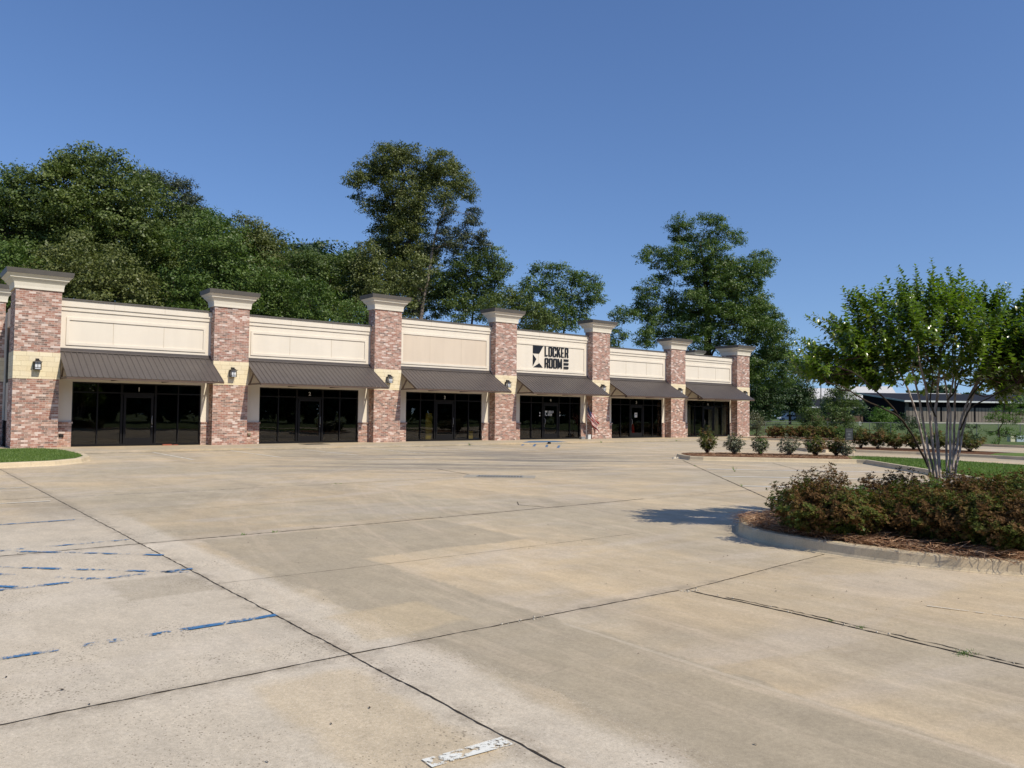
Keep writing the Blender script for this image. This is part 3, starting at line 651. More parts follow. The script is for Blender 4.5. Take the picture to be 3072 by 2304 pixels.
# ------------------------------------------------------------------ sign
SG = empty('wall_sign', (28.09, D0, 4.62)); tag(SG, 'black star emblem with LOCKER ROOM lettering on the cream fascia of the fourth bay', 'sign')
def glyph(mb, ch, x, z, w_, h, T, d=(.0, .05)):
    t = w_ * .335; c = t * .42; q = t * .62
    P = lambda pts: [(x + a * w_, z + b * h) for a, b in pts]
    def cham(x0, x1, z0, z1, c): return [(x0 + c, z0), (x1 - c, z0), (x1, z0 + c), (x1, z1 - c), (x1 - c, z1), (x0 + c, z1), (x0, z1 - c), (x0, z0 + c)]
    x1 = x + w_; z1 = z + h
    if ch == 'L': mb.prism([(x, z), (x1 - .02, z), (x1 - .02, z + q + .03), (x + t, z + q + .03), (x + t, z1), (x, z1)], *d, T)
    elif ch == 'O': mb.ring(cham(x, x1, z, z1, c), cham(x + t, x1 - t, z + q, z1 - q, c * .5), *d, T)
    elif ch == 'C':
        g = h * .34
        mb.prism([(x + c, z), (x1 - c, z), (x1, z + c), (x1, z + g), (x1 - t, z + g), (x1 - t, z + q), (x + t, z + q), (x + t, z1 - q), (x1 - t, z1 - q), (x1 - t, z1 - g), (x1, z1 - g), (x1, z1 - c), (x1 - c, z1), (x + c, z1), (x, z1 - c), (x, z + c)], *d, T)
    elif ch == 'E':
        m0, m1 = z + h * .42, z + h * .42 + q; r = x1 - .01
        mb.prism([(x, z), (r, z), (r, z + q), (x + t, z + q), (x + t, m0), (r - .04, m0), (r - .04, m1), (x + t, m1), (x + t, z1 - q), (r, z1 - q), (r, z1), (x, z1)], *d, T)
    elif ch == 'K':
        mb.prism(P([(0, 0), (.32, 0), (.32, .33), (.42, .45), (.68, 0), (1.04, 0), (.64, .60), (1.0, 1), (.66, 1), (.32, .58), (.32, 1), (0, 1)]), *d, T)
    elif ch == 'R':
        mid = z + h * .42
        mb.ring(cham(x, x1, mid, z1, c), cham(x + t, x1 - t, mid + q * .8, z1 - q, c * .4), *d, T)
        mb.prism([(x, z), (x + t, z), (x + t, mid - .0005), (x, mid - .0005)], *d, T); mb.prism([(x1 - t, z), (x1 + .01, z), (x1 - .03, mid - .0005), (x1 - t - .03, mid - .0005)], *d, T)
        mb.prism([(x, mid), (x + c, mid), (x, mid + c)], *d, T)
    elif ch == 'M':
        mb.prism(P([(0, 0), (.26, 0), (.26, .55), (.42, .1), (.58, .1), (.74, .55), (.74, 0), (1, 0), (1, 1), (.72, 1), (.5, .45), (.28, 1), (0, 1)]), *d, T)
TS = lambda x, z, y: (x, -y, z)
for poly in ([(0, .79), (.525, .80), (.85, 1.38), (0, 1.38)], [(0, .06), (.285, .53), (0, .80 - .01)], [(.06, 0), (.83, 0), (.53, .275)]):
    pass
mb = MB()
mb.prism([(0, .885), (.53, .885), (.865, 1.38), (0, 1.38)], .0, .03, TS); mb.prism([(0, .06), (.285, .52), (0, .82)], .0, .03, TS); mb.prism([(.06, 0), (.835, 0), (.54, .27)], .0, .03, TS)
mb.build('star_emblem', M_BLACK, SG)
def word(txt, x0, z0, w_, h, gap, parent, name, mat, T, d=(.0, .05)):
    mb = MB(); x = x0
    for ch in txt:
        ww = w_ * (1.22 if ch == 'M' else (.86 if ch in 'LE' else 1)); glyph(mb, ch, x, z0, ww, h, T, d); x += ww + gap
    return mb.build(name, mat, parent)
word('LOCKER', .99, .745, .312, .635, .058, SG, 'lettering', M_BLACK, TS)
word('ROOM', .99, 0, .318, .635, .058, SG, 'lettering', M_BLACK, TS)
for k in range(3):
    mb = MB(); mb.prism([(2.66, .0 + .245 * k), (3.08, .0 + .245 * k), (3.08, .145 + .245 * k), (2.66, .145 + .245 * k)], 0, .05, TS); mb.build('bar', M_BLACK, SG)
# decal on the door glass: same mark in white, small
DC = empty('door_decal', (29.30, .634, 1.52)); tag(DC, 'small white star and LOCKER ROOM decal on the glass door of the fourth bay', 'decal')
TD = lambda x, z, y: (x * .235, -y * .02, z * .235)
mb = MB(); mb.prism([(0, .885), (.53, .885), (.865, 1.38), (0, 1.38)], .0, .03, TD); mb.prism([(0, .06), (.285, .52), (0, .82)], .0, .03, TD); mb.prism([(.06, 0), (.835, 0), (.54, .27)], .0, .03, TD); mb.build('star_emblem', M_WHITE, DC)
word('LOCKER', .99, .745, .312, .635, .058, DC, 'lettering', M_WHITE, TD); word('ROOM', .99, 0, .318, .635, .058, DC, 'lettering', M_WHITE, TD)
mb = MB()
for x, z in ((28.86, 1.70), (28.86, 1.53), (30.58, 1.74), (30.60, 1.55)):
    mb.prism([(x + .05 * math.cos(a), z + .06 * math.sin(a)) for a in (0, .9, 1.8, 2.9, 3.9, 5.2)], .35, .354, lambda x, z, y: (x, y + .298, z))
o = mb.build('window_sticker', M_WHITE); tag(o, 'little white round stickers on the glass either side of the fourth bay door', 'sticker')
mb = MB(); mb.box(37.80, 38.08, .626, .634, 1.46, 1.80); o = mb.build('notice', M_WHITE); tag(o, 'white paper notice taped inside the glass door of the fifth bay', 'notice')
mb = MB(); mb.box(37.85, 38.03, .624, .6255, 1.66, 1.70); mb.box(37.88, 38.0, .624, .6255, 1.56, 1.575); mb.build('print', M_BLACK, o)

# ------------------------------------------------------------------ wall lanterns
M_LGL = NT('frosted_lantern_glass', .35, .5); M_LGL = M_LGL.col((.70, .72, .74)); M_IRON = plain('black_iron', (.028, .024, .022), .5, .4)
LLAB = ['left end pillar, nearest the camera', 'second pillar from the left', 'third pillar from the left', 'fourth pillar, just left of the LOCKER ROOM bay', 'fifth pillar, just right of the LOCKER ROOM bay', 'sixth pillar from the left', 'last pillar at the far right']
def lantern(x, lab):
    e = empty('wall_lantern', (x, 0, 3.22)); tag(e, 'dark square wall lantern on the ' + lab, 'wall lantern', 'wall lanterns on the stone bands')
    mb = MB(); mb.box(-.06, .06, -.035, -.012, .22, .47); mb.beam((0, -.03, .42), (0, -.17, .44), .03, .03); mb.build('bracket', M_IRON, e)
    mb = MB(); y = -.17
    mb.box(-.13, .13, y - .13, y + .13, .0, .025)
    for i in (-1, 1):
        for j in (-1, 1): mb.box(i * .118 - .011, i * .118 + .011, y + j * .118 - .011, y + j * .118 + .011, .025, .31)
    for z in (.09, .25):
        mb.box(-.107, .107, y - .127, y - .115, z, z + .012); mb.box(-.127, -.115, y - .107, y + .107, z, z + .012); mb.box(.115, .127, y - .107, y + .107, z, z + .012)
    mb.box(-.005, .005, y - .127, y - .115, .10, .25)
    mb.frustum((-.16, .16, y - .16, y + .16, .31), (-.15, .15, y - .15, y + .15, .335)); mb.frustum((-.13, .13, y - .13, y + .13, .335), (-.06, .06, y - .06, y + .06, .40)); mb.box(-.05, .05, y - .05, y + .05, .40, .45)
    mb.build('lantern_frame', M_IRON, e)
    mb = MB(); mb.box(-.095, .095, y - .095, y + .095, .026, .305); mb.build('glass_shade', M_LGL, e)
for i, s in enumerate(S): lantern(s + (.83 if i == 0 else .87), LLAB[i])

# ------------------------------------------------------------------ small things on the walk
def add_flag():
    e = empty('flag', (32.42, -.05, .0)); tag(e, 'American flag drooping from a short pole at the foot of the fourth bay', 'flag')
    mb = MB(); mb.tube([(0, .1, .1), (.0, .0, 2.45)], .014, 6); mb.build('pole', M_WHITE, e)
    red = plain('flag_red', (.42, .035, .045), .8); whi = plain('flag_white', (.70, .66, .62), .8); blu = plain('flag_blue', (.030, .038, .11), .8)
    nu, nv = 26, 26; V = []
    for i in range(nu + 1):
        u = i / nu
        for j in range(nv + 1):
            v = j / nv   # 0 bottom of hoist, 1 top
            x = .02 + .95 * u ** 1.15 + .05 * math.sin(u * 9 + v * 3) * u - .12 * (1 - v) * u
            z = 1.50 + .85 * v - 1.10 * u ** .85 - .18 * u * (1 - v) + .05 * math.sin(v * 7) * u + .35 * u * (1 - v) * (1 - u)
            if True: z += (.5 - v) * .45 * u
            y = -.02 - .10 * u + .075 * math.sin(u * 11 + v * 5.5) * (.2 + u) + .05 * math.sin(v * 13 + u * 4)
            V.append((x, y, z))
    F = []; mi = []
    for i in range(nu):
        for j in range(nv):
            a = i * (nv + 1) + j; F.append((a, a + nv + 1, a + nv + 2, a + 1))
            mi.append(2 if (i < nu * .4 and j >= nv * 6 // 13) else (0 if (j * 13 // nv) % 2 == 0 else 1))
    mb = MB(); mb.v = V; mb.f = [list(f) for f in F]; mb.mi = mi
    c = mb.build('cloth', [red, whi, blu], e, smooth=True, recalc=False)
    c.modifiers.new('thick', 'SOLIDIFY').thickness = .003
    mb = MB()
    for r in range(9):
        for k in range(6 if r % 2 == 0 else 5):
            i = int((.04 + (k * 2 + (r % 2)) * .030) * nu); j = int((.50 + r * .052) * nv); p = Vector(V[i * (nv + 1) + j]) + Vector((0, -.006, 0))
            mb.add([p + Vector((.013 * math.cos(a) * (1 if q % 2 == 0 else .45), -.001, .013 * math.sin(a) * (1 if q % 2 == 0 else .45))) for q, a in enumerate([math.pi / 2 + t * math.pi / 5 for t in range(10)])], [list(range(10))])
    mb.build('star', whi, c, recalc=False)
add_flag()
def crate(name, x, y, w_, d_, h, mat, lab, cat):
    mb = MB(); t = .012
    mb.box(x, x + w_, y, y + t, 0, h); mb.box(x, x + w_, y + d_ - t, y + d_, 0, h); mb.box(x, x + t, y + t, y + d_ - t, 0, h); mb.box(x + w_ - t, x + w_, y + t, y + d_ - t, 0, h); mb.box(x + t, x + w_ - t, y + t, y + d_ - t, 0, .02)
    mb.box(x - .01, x + w_ + .01, y - .01, y, h - .05, h); o = mb.build(name, mat); tag(o, lab, cat); return o
o = crate('bucket', 32.28, -.30, .26, .24, .30, M_WHITE, 'white square planter bucket on the walk by the flag', 'bucket')
mb = MB(); mb.tube([(32.29, -.19, .29), (32.30, -.19, .42), (32.41, -.19, .46), (32.52, -.19, .42), (32.53, -.19, .29)], .006, 5); mb.build('handle', M_HANDLE, o)
crate('box', 31.85, -.12, .32, .22, .16, plain('grey_box', (.25, .25, .25), .7), 'low grey box beside the white bucket on the walk', 'box')
mb = MB(); mb.box(12.1, 13.35, -1.35, -.35, .002, .012); mb.box(12.15, 13.3, -1.30, -.40, .012, .017); o = mb.build('door_mat', plain('black_rubber', (.02, .02, .022), .9)); tag(o, 'dark rectangular door mat lying before the door of bay 2', 'door mat')
mbk = plain('loose_brick_red', (.34, .10, .06), .9)
for k, (x, rz) in enumerate(((6.02, .1), (6.22, .0), (6.50, -.2))):
    e = MB(); e.box(-.10, .10, -.045, .045, 0, .06 if k < 2 else .03); e.box(-.09, .09, -.046, -.045, .015, .04); o = e.build('loose_brick', mbk); o.location = (x, .42, .001); o.rotation_euler = (0, 0, rz)
    tag(o, ['leftmost loose red brick at the foot of the first bay glass', 'middle loose red brick at the foot of the first bay glass', 'thin broken brick at the right of the loose bricks in bay 1'][k], 'brick', 'loose bricks at bay 1')
mb = MB(); mb.box(1.78, 1.95, .44, .50, .42, .55); mb.box(1.80, 1.93, .40, .44, .45, .52); o = mb.build('hose_bib', M_IRON); tag(o, 'small dark outdoor tap low on the brick base right of the first pillar', 'tap')
mb = MB(); mb.box(9.85, 10.0, .44, .50, .42, .53); mb.box(9.87, 9.98, .41, .44, .44, .50); o = mb.build('outlet_box', plain('brass_plate', (.35, .30, .2), .4, .6)); tag(o, 'small pale outdoor outlet low on the brick base right of the second pillar', 'outlet')
mb = MB(); mb.box(25.8, 25.94, -3.72, -3.60, LZ, LZ + .10); mb.box(25.83, 25.91, -3.70, -3.62, LZ + .10, LZ + .12); o = mb.build('marker_block', M_IRON); tag(o, 'small black block at the kerb beside the blue ramp', 'block')
# seen dimly through the glass
M_CURT = plain('pale_curtain', (.74, .76, .60), .9)
cl = ['wide curtain behind the far left pane of bay 6', 'narrow curtain strip left of the sixth door', 'narrow curtain strip behind the sixth door', 'broad curtain right of the sixth door', 'curtain behind the far right pane of bay 6']
for k, (x0, x1) in enumerate(((43.75, 44.3), (44.62, 44.8), (46.55, 46.95), (47.1, 47.8), (48.1, 48.8))):
    V = []; n = 22
    for q in range(n + 1):
        x = x0 + (x1 - x0) * q / n; y = .82 + .04 * math.sin(q * 1.9); V += [(x, y, .05), (x, y, 2.5)]
    mb = MB(); mb.add(V, [(2 * q, 2 * q + 2, 2 * q + 3, 2 * q + 1) for q in range(n)]); o = mb.build('curtain', M_CURT, recalc=False, smooth=True); tag(o, cl[k], 'curtain', 'curtains inside bay 6'); o.modifiers.new('t', 'SOLIDIFY').thickness = .008
myel = plain('yellow_board', (.62, .50, .08), .8)
for (x, w_, h, lab) in ((20.35, .42, 1.6, 'tall yellow board standing inside the glass left of the third door'), (23.35, .35, .55, 'short yellowish box standing inside the right pane of bay 3')):
    mb = MB(); mb.box(x, x + w_, .84, .90, .012, h); mb.box(x + .04, x + w_ - .04, .82, .84, h * .1, h * .45); mb.box(x + .04, x + w_ - .04, .82, .84, h * .55, h * .92); tag(mb.build('board', myel), lab, 'board')
mb = MB(); mb.tube([(37.85, .93, .03), (37.85, .93, .1), (37.85, .93, .5), (37.87, .93, .8), (37.87, .93, 1.02)], [.16, .2, .19, .15, .10], 14); o = mb.build('container', plain('red_plastic', (.80, .03, .02), .4), smooth=True); tag(o, 'red container standing behind the glass door of the fifth bay', 'container')

# ------------------------------------------------------------------ foliage builders
def rand_dirs(n, rng=RNG):
    v = rng.normal(size=(n, 3)); return v / np.linalg.norm(v, axis=1, keepdims=True)
def leaf_quads(P, Nn, size, rng=RNG, asp=.55):
    """rhombic leaves at P with rough normals Nn"""
    n = len(P); t = rand_dirs(n, rng); t -= (t * Nn).sum(1, keepdims=True) * Nn; t /= np.linalg.norm(t, axis=1, keepdims=True) + 1e-9
    b = np.cross(Nn, t); s = (size * (.6 + .8 * rng.random(n)))[:, None]
    return np.stack([P - t * s * .5, P - b * s * .5 * asp + t * s * .05, P + t * s * .5, P + b * s * .5 * asp + t * s * .05], 1)
def crown_leaves(lobes, leaf, per_m2, clump, rng=RNG, thin=1.0, droop=.0):
    """lobes > clumps > tufts > leaves, so the crown breaks up at every size"""
    out = []; cl = []; mt = 9
    for c, r in lobes:
        c = np.array(c); r = r * 1.16; nc = max(6, int(thin * 10 * (r / clump) ** 1.8)); d = rand_dirs(nc, rng)
        rad = r * (.30 + .74 * rng.random(nc) ** .55)
        cc = c + d * rad[:, None] * np.array([1, 1, .92]); cl += [tuple(x) for x in cc]
        cr = clump * (.45 + .85 * rng.random(nc) ** 1.4)
        k = 1 + (per_m2 * cr * cr * 1.15).astype(int); ci = np.repeat(np.arange(nc), k); n = len(ci)
        dd = rand_dirs(n, rng); fl = dd[:, 2] < -.15; dd[fl, 2] *= -rng.random(fl.sum())
        tc = cc[ci] + dd * (cr[ci] * (.25 + .85 * rng.random(n) ** .6))[:, None] * np.array([1, 1, .68]); tc[:, 2] -= droop * cr[ci] * rng.random(n)
        ti = np.repeat(np.arange(n), mt); m_ = len(ti); e_ = rng.normal(size=(m_, 3)) * (leaf * .95) * np.array([1, 1, .7])
        P = tc[ti] + e_; Nn = dd[ti] * .8 + rand_dirs(m_, rng) * .7 + np.array([0, 0, .45]); Nn /= np.linalg.norm(Nn, axis=1, keepdims=True)
        out.append(leaf_quads(P, Nn, leaf, rng, .62))
    return np.concatenate(out), cl
def tree(name, label, base, lobes, mat, leaf=.26, dens=18, clump=.8, tr=.3, bark=None, group=None, cat='tree', thin=1.0, limbs=.5, droop=0, lean=None, kind=None, shake=1.0, grow=1.0):
    base = Vector(base); e = empty(name, base); tag(e, label, cat, group)
    L = [(Vector(c) - base, r * grow) for c, r in lobes]
    q, cl = crown_leaves(L, leaf * .68, dens * .9, clump, thin=thin, droop=droop)
    np_mesh('crown', q, 4, mat, e)
    mb = MB(); cx = sum((c for c, r in L), Vector()) / len(L); top = max(c.z for c, r in L); lo = min(c.z for c, r in L)
    tt = Vector((cx.x * 1.0, cx.y, top * .8)); trunk = [Vector((0, 0, -.1))]
    for k in range(1, 8):
        f = k / 7; trunk.append(Vector((tt.x * f ** 1.3 + random.uniform(-.15, .15) * shake, tt.y * f ** 1.3 + random.uniform(-.15, .15) * shake, tt.z * f)))
    if lean: trunk = [Vector(p) - base for p in lean]
    nT = len(trunk); mb.tube(trunk, [tr * (1 - .82 * k / (nT - 1)) for k in range(nT)], 9)
    cl = np.array(cl); nodes = [(trunk[k], tr * (1 - .82 * k / (nT - 1)), 0) for k in range(1, nT)]; todo = list(L)
    while todo:   # every limb grows from the nearest wood already there
        best = min(((n_[0] - c).length + (2.0 if n_[0].z > c.z + .3 else 0) + n_[2] * .6, i, j) for i, (c, r) in enumerate(todo) for j, n_ in enumerate(nodes))
        c, r = todo.pop(best[1]); s0, sr, g_ = nodes[best[2]]; r0 = max(.022, min(sr * .62, tr * .36)) * (limbs * 2) ** .5
        mid = s0.lerp(c, .5) + Vector((random.uniform(-1, 1), random.uniform(-1, 1), random.uniform(-.9, .5))) * .13 * (c - s0).length
        mb.tube([s0, s0.lerp(mid, .5) + Vector((random.uniform(-1, 1), random.uniform(-1, 1), .3)) * .05 * r, mid, mid.lerp(c, .55) + Vector((random.uniform(-1, 1), random.uniform(-1, 1), 0)) * .07 * r, c], [r0, r0 * .85, r0 * .72, r0 * .6, r0 * .45], 6)
        nodes += [(mid, r0 * .8, g_ + 1), (c, r0 * .5, g_ + 1)]
        near = cl[np.linalg.norm(cl - np.array(c), axis=1) < r * 1.15]; near = near[RNG.permutation(len(near))[:12]]
        for x in near:
            x = Vector(x); a = mid.lerp(c, random.uniform(.2, 1)); m2 = a.lerp(x, .5) + Vector((random.uniform(-1, 1), random.uniform(-1, 1), random.uniform(-.6, .8))) * .12 * r
            mb.tube([a, m2, x], [max(.014, r0 * .32), .012, .006], 4, False)
    mb.build('trunk', bark or M_BARK, e, smooth=True)
    return e
def PL(Y, items, dy=1.0, seed=0):
    rg = random.Random(seed); o = []
    for it in items:
        px, py, r = it[:3]; yy = Y + (it[3] if len(it) > 3 else rg.uniform(-dy, dy)); c = at(px, py, yy); o.append((c, r * Y / FP))
    return o

# ---- wood behind the building, left
F1 = 'trees of the wood behind the strip mall'
def ftree(label, Y, basepx, items, mat, **k):
    lb = PL(Y, items, k.pop('dy', 1.5), int(basepx)); b = gp(basepx, Y, -.16)
    return tree(k.pop('name', 'broadleaf_tree'), label, b, lb, mat, group=F1, **k)
ftree('grey green oak cut off by the left edge of the photo', 58, 20, [(-70, 640, 120), (30, 600, 95), (-20, 730, 130), (90, 690, 80), (20, 850, 120), (-80, 900, 130), (60, 560, 50), (110, 800, 80)], ML_MID, tr=.4, clump=1.0, leaf=.30, dens=13)
ftree('tallest broad oak of the left wood, its rounded top above the first bay', 60, 240, [(245, 545, 90), (180, 600, 85), (320, 570, 85), (250, 660, 110), (140, 680, 80), (360, 680, 90), (250, 500, 50), (340, 500, 42), (190, 520, 40), (200, 780, 90), (310, 800, 90), (400, 610, 65), (420, 720, 80)], ML_OAK, tr=.5, clump=1.0, leaf=.30, dens=14, limbs=.7)
ftree('olive green oak bulging low behind the first pillar', 54, 215, [(160, 800, 75), (250, 780, 80), (330, 830, 80), (200, 880, 85), (300, 900, 80), (120, 860, 60), (400, 880, 70)], ML_OLIVE, tr=.3, clump=.9, leaf=.27, dens=13)
ftree('bright green tree low at the far left behind the pillar cap', 52, 30, [(20, 770, 55), (60, 830, 55), (-10, 850, 70), (50, 900, 60)], ML_GREEN, tr=.25, clump=.8, leaf=.25, dens=13)
ftree('dark pine with tufted branch ends at the right shoulder of the tall oak', 76, 500, [(450, 540, 32), (500, 545, 32), (540, 565, 30), (480, 580, 45), (560, 600, 38), (590, 620, 26), (520, 640, 50), (612, 655, 18), (430, 560, 38), (575, 660, 45)], ML_PINE, tr=.35, clump=.75, leaf=.22, dens=22, name='pine_tree', cat='pine tree', bark=M_BARKP)
ftree('light green tree in the saddle between the oak and the second pillar', 66, 480, [(450, 640, 75), (520, 700, 85), (560, 760, 90), (470, 780, 90), (430, 560, 40), (540, 850, 90)], ML_OAK, tr=.35, clump=.95, leaf=.29, dens=13)
ftree('deep green spreading tree behind the second pillar', 56, 650, [(600, 730, 75), (680, 770, 80), (640, 850, 85), (560, 870, 75), (720, 860, 70), (510, 930, 60), (620, 930, 80)], ML_GREEN, tr=.3, clump=.85, leaf=.26, dens=14)
ftree('tall fresh green tree just right of the pine', 70, 640, [(600, 680, 48), (640, 690, 45), (670, 700, 42), (630, 750, 60), (690, 750, 55), (660, 820, 60)], ML_GREEN, tr=.3, clump=.8, leaf=.26, dens=15)
ftree('rounded olive crown above the left half of the second bay', 72, 740, [(720, 700, 42), (760, 710, 50), (800, 740, 52), (840, 770, 52), (750, 790, 80), (830, 840, 75), (700, 760, 45), (880, 800, 40)], ML_OLIVE, tr=.35, clump=.85, leaf=.27, dens=15)
ftree('dark low tree between second and third pillars', 60, 820, [(760, 900, 70), (850, 900, 70), (930, 900, 65), (860, 970, 55), (940, 980, 55), (1010, 985, 55), (1060, 960, 50), (800, 850, 60), (990, 930, 50), (720, 950, 50)], ML_GREEN, tr=.25, clump=.8, leaf=.25, dens=14)
ftree('mid green tree above the right half of the second bay', 68, 940, [(900, 790, 45), (950, 800, 45), (920, 850, 65), (990, 830, 50), (1040, 790, 40), (1050, 860, 60), (970, 890, 60), (1090, 800, 40)], ML_MID, tr=.3, clump=.85, leaf=.26, dens=14)
ftree('small dark pine top on the skyline right of the olive crown', 90, 940, [(925, 750, 22), (955, 756, 20), (900, 745, 18), (940, 780, 30)], ML_PINE, tr=.2, clump=.6, leaf=.2, dens=20, name='pine_tree', cat='pine tree')
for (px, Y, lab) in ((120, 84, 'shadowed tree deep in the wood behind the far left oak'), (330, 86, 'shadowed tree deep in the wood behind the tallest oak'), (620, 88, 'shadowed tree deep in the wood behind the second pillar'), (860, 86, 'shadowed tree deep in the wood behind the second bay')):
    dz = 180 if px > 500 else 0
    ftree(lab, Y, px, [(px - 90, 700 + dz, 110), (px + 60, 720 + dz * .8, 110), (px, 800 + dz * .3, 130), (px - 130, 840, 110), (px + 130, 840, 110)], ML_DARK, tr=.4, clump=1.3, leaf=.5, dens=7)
# ---- tall tree behind the third pillar
tree('broadleaf_tree', 'tallest slender olive tree, open crown towering above the third pillar', gp(1190, 74, -.16), PL(74, [
    (1160, 483, 42), (1190, 470, 32), (1225, 476, 34), (1115, 520, 38), (1150, 530, 40), (1078, 541, 22), (1060, 552, 16), (1075, 588, 11), (1185, 545, 42), (1325, 490, 32), (1350, 500, 26), (1290, 500, 28), (1286, 535, 38), (1366, 545, 34), (1312, 566, 40), (1392, 572, 24), (1405, 595, 16), (1245, 560, 38),
    (1115, 625, 26), (1150, 610, 30), (1190, 617, 38), (1239, 603, 38), (1167, 670, 32), (1215, 660, 36), (1260, 640, 30), (1340, 600, 26), (1153, 722, 36), (1203, 720, 44), (1124, 762, 38), (1252, 705, 34), (1167, 785, 50), (1230, 780, 48), (1210, 840, 46), (1270, 800, 36), (1285, 860, 40), (1230, 900, 44), (1290, 920, 36), (1195, 670, 30), (1230, 725, 34), (1275, 760, 26)], 1.6, 3), ML_OLIVE, tr=.38, clump=.66, leaf=.24, dens=22, thin=.95, limbs=.4, grow=1.18, group=F1,
    lean=[gp(1190, 74, -.16), at(1180, 1000, 74), at(1178, 860, 74), at(1172, 760, 74), at(1168, 700, 74), at(1190, 610, 74), at(1215, 540, 74), at(1200, 490, 74)])
tree('broadleaf_tree', 'full olive green tree draped round the cap of the third pillar', gp(1150, 66, -.16), PL(66, [(1110, 770, 38), (1080, 800, 38), (1160, 830, 58), (1210, 850, 55), (1090, 860, 50), (1060, 900, 48), (1140, 890, 55), (1040, 940, 40), (1100, 930, 48), (1200, 910, 45), (1260, 800, 40), (1075, 960, 36), (1130, 960, 40)], 1.2, 5), ML_OLIVE, tr=.28, clump=.7, leaf=.25, dens=18, thin=.9, group=F1)
tree('pine_tree', 'leaning bare trunked pine with dark tufts right of the tall olive tree', gp(1255, 70, -.16), PL(70, [(1416, 640, 19), (1425, 665, 16), (1400, 665, 15), (1330, 655, 17), (1355, 632, 14), (1318, 670, 12), (1440, 705, 15), (1384, 700, 20), (1335, 697, 20), (1300, 735, 32), (1350, 735, 32), (1400, 730, 26), (1445, 735, 20), (1245, 900, 26), (1262, 860, 22), (1240, 935, 24)], .8, 6), ML_PINE, tr=.22, clump=.45, leaf=.2, dens=30, thin=1.1, bark=M_BARKP, group=F1, cat='pine tree', limbs=.6,
    lean=[gp(1250, 70, -.16), at(1262, 960, 70), at(1268, 905, 70), at(1285, 830, 70), at(1297, 750, 70), at(1308, 700, 70), at(1325, 650, 70), at(1335, 620, 70)])
tree('broadleaf_tree', 'open blue green tree right of the leaning pine above the third bay', gp(1390, 72, -.16), PL(72, [(1471, 765, 28), (1430, 790, 34), (1390, 790, 34), (1492, 801, 26), (1517, 812, 16), (1500, 840, 18), (1402, 850, 42), (1456, 845, 34), (1366, 870, 38), (1420, 906, 38), (1480, 880, 30), (1330, 900, 34), (1310, 850, 34), (1350, 820, 30), (1370, 930, 36), (1450, 930, 30)], 1.4, 8), ML_MID, tr=.28, clump=.6, leaf=.25, dens=20, thin=1.0, limbs=.4, grow=1.15, group=F1)
tree('broadleaf_tree', 'low rounded brownish olive tree behind the fourth pillar', gp(1560, 66, -.16), PL(66, [(1520, 890, 30), (1560, 910, 38), (1600, 940, 38), (1530, 930, 36), (1480, 920, 34), (1640, 970, 30), (1590, 975, 34), (1500, 960, 30)], 1, 9), ML_OAK, tr=.2, clump=.55, leaf=.22, dens=20, group=F1)
tree('broadleaf_tree', 'thin airy tree with upright twigs above the LOCKER ROOM bay', gp(1670, 76, -.16), PL(76, [(1603, 811, 16), (1640, 815, 20), (1684, 815, 20), (1720, 830, 20), (1755, 838, 18), (1785, 848, 15), (1795, 865, 12), (1591, 855, 24), (1652, 865, 32), (1715, 868, 32), (1770, 880, 24), (1800, 895, 14), (1603, 905, 32), (1665, 915, 32), (1725, 920, 30), (1773, 905, 18), (1713, 960, 30), (1660, 970, 30), (1620, 965, 28), (1755, 945, 16)], 1.4, 10), ML_GREEN, tr=.24, clump=.5, leaf=.25, dens=20, thin=.85, group=F1, limbs=.4, grow=1.15)
tree('broadleaf_tree', 'small sparse green tree seen just right of the fifth pillar', gp(1880, 78, -.16), PL(78, [(1859, 935, 14), (1843, 955, 14), (1871, 960, 18), (1847, 988, 15), (1867, 1012, 16), (1832, 1020, 14), (1895, 940, 14), (1850, 1040, 20)], 1, 11), ML_GREEN, tr=.14, clump=.42, leaf=.24, dens=19, thin=.9, group=F1)
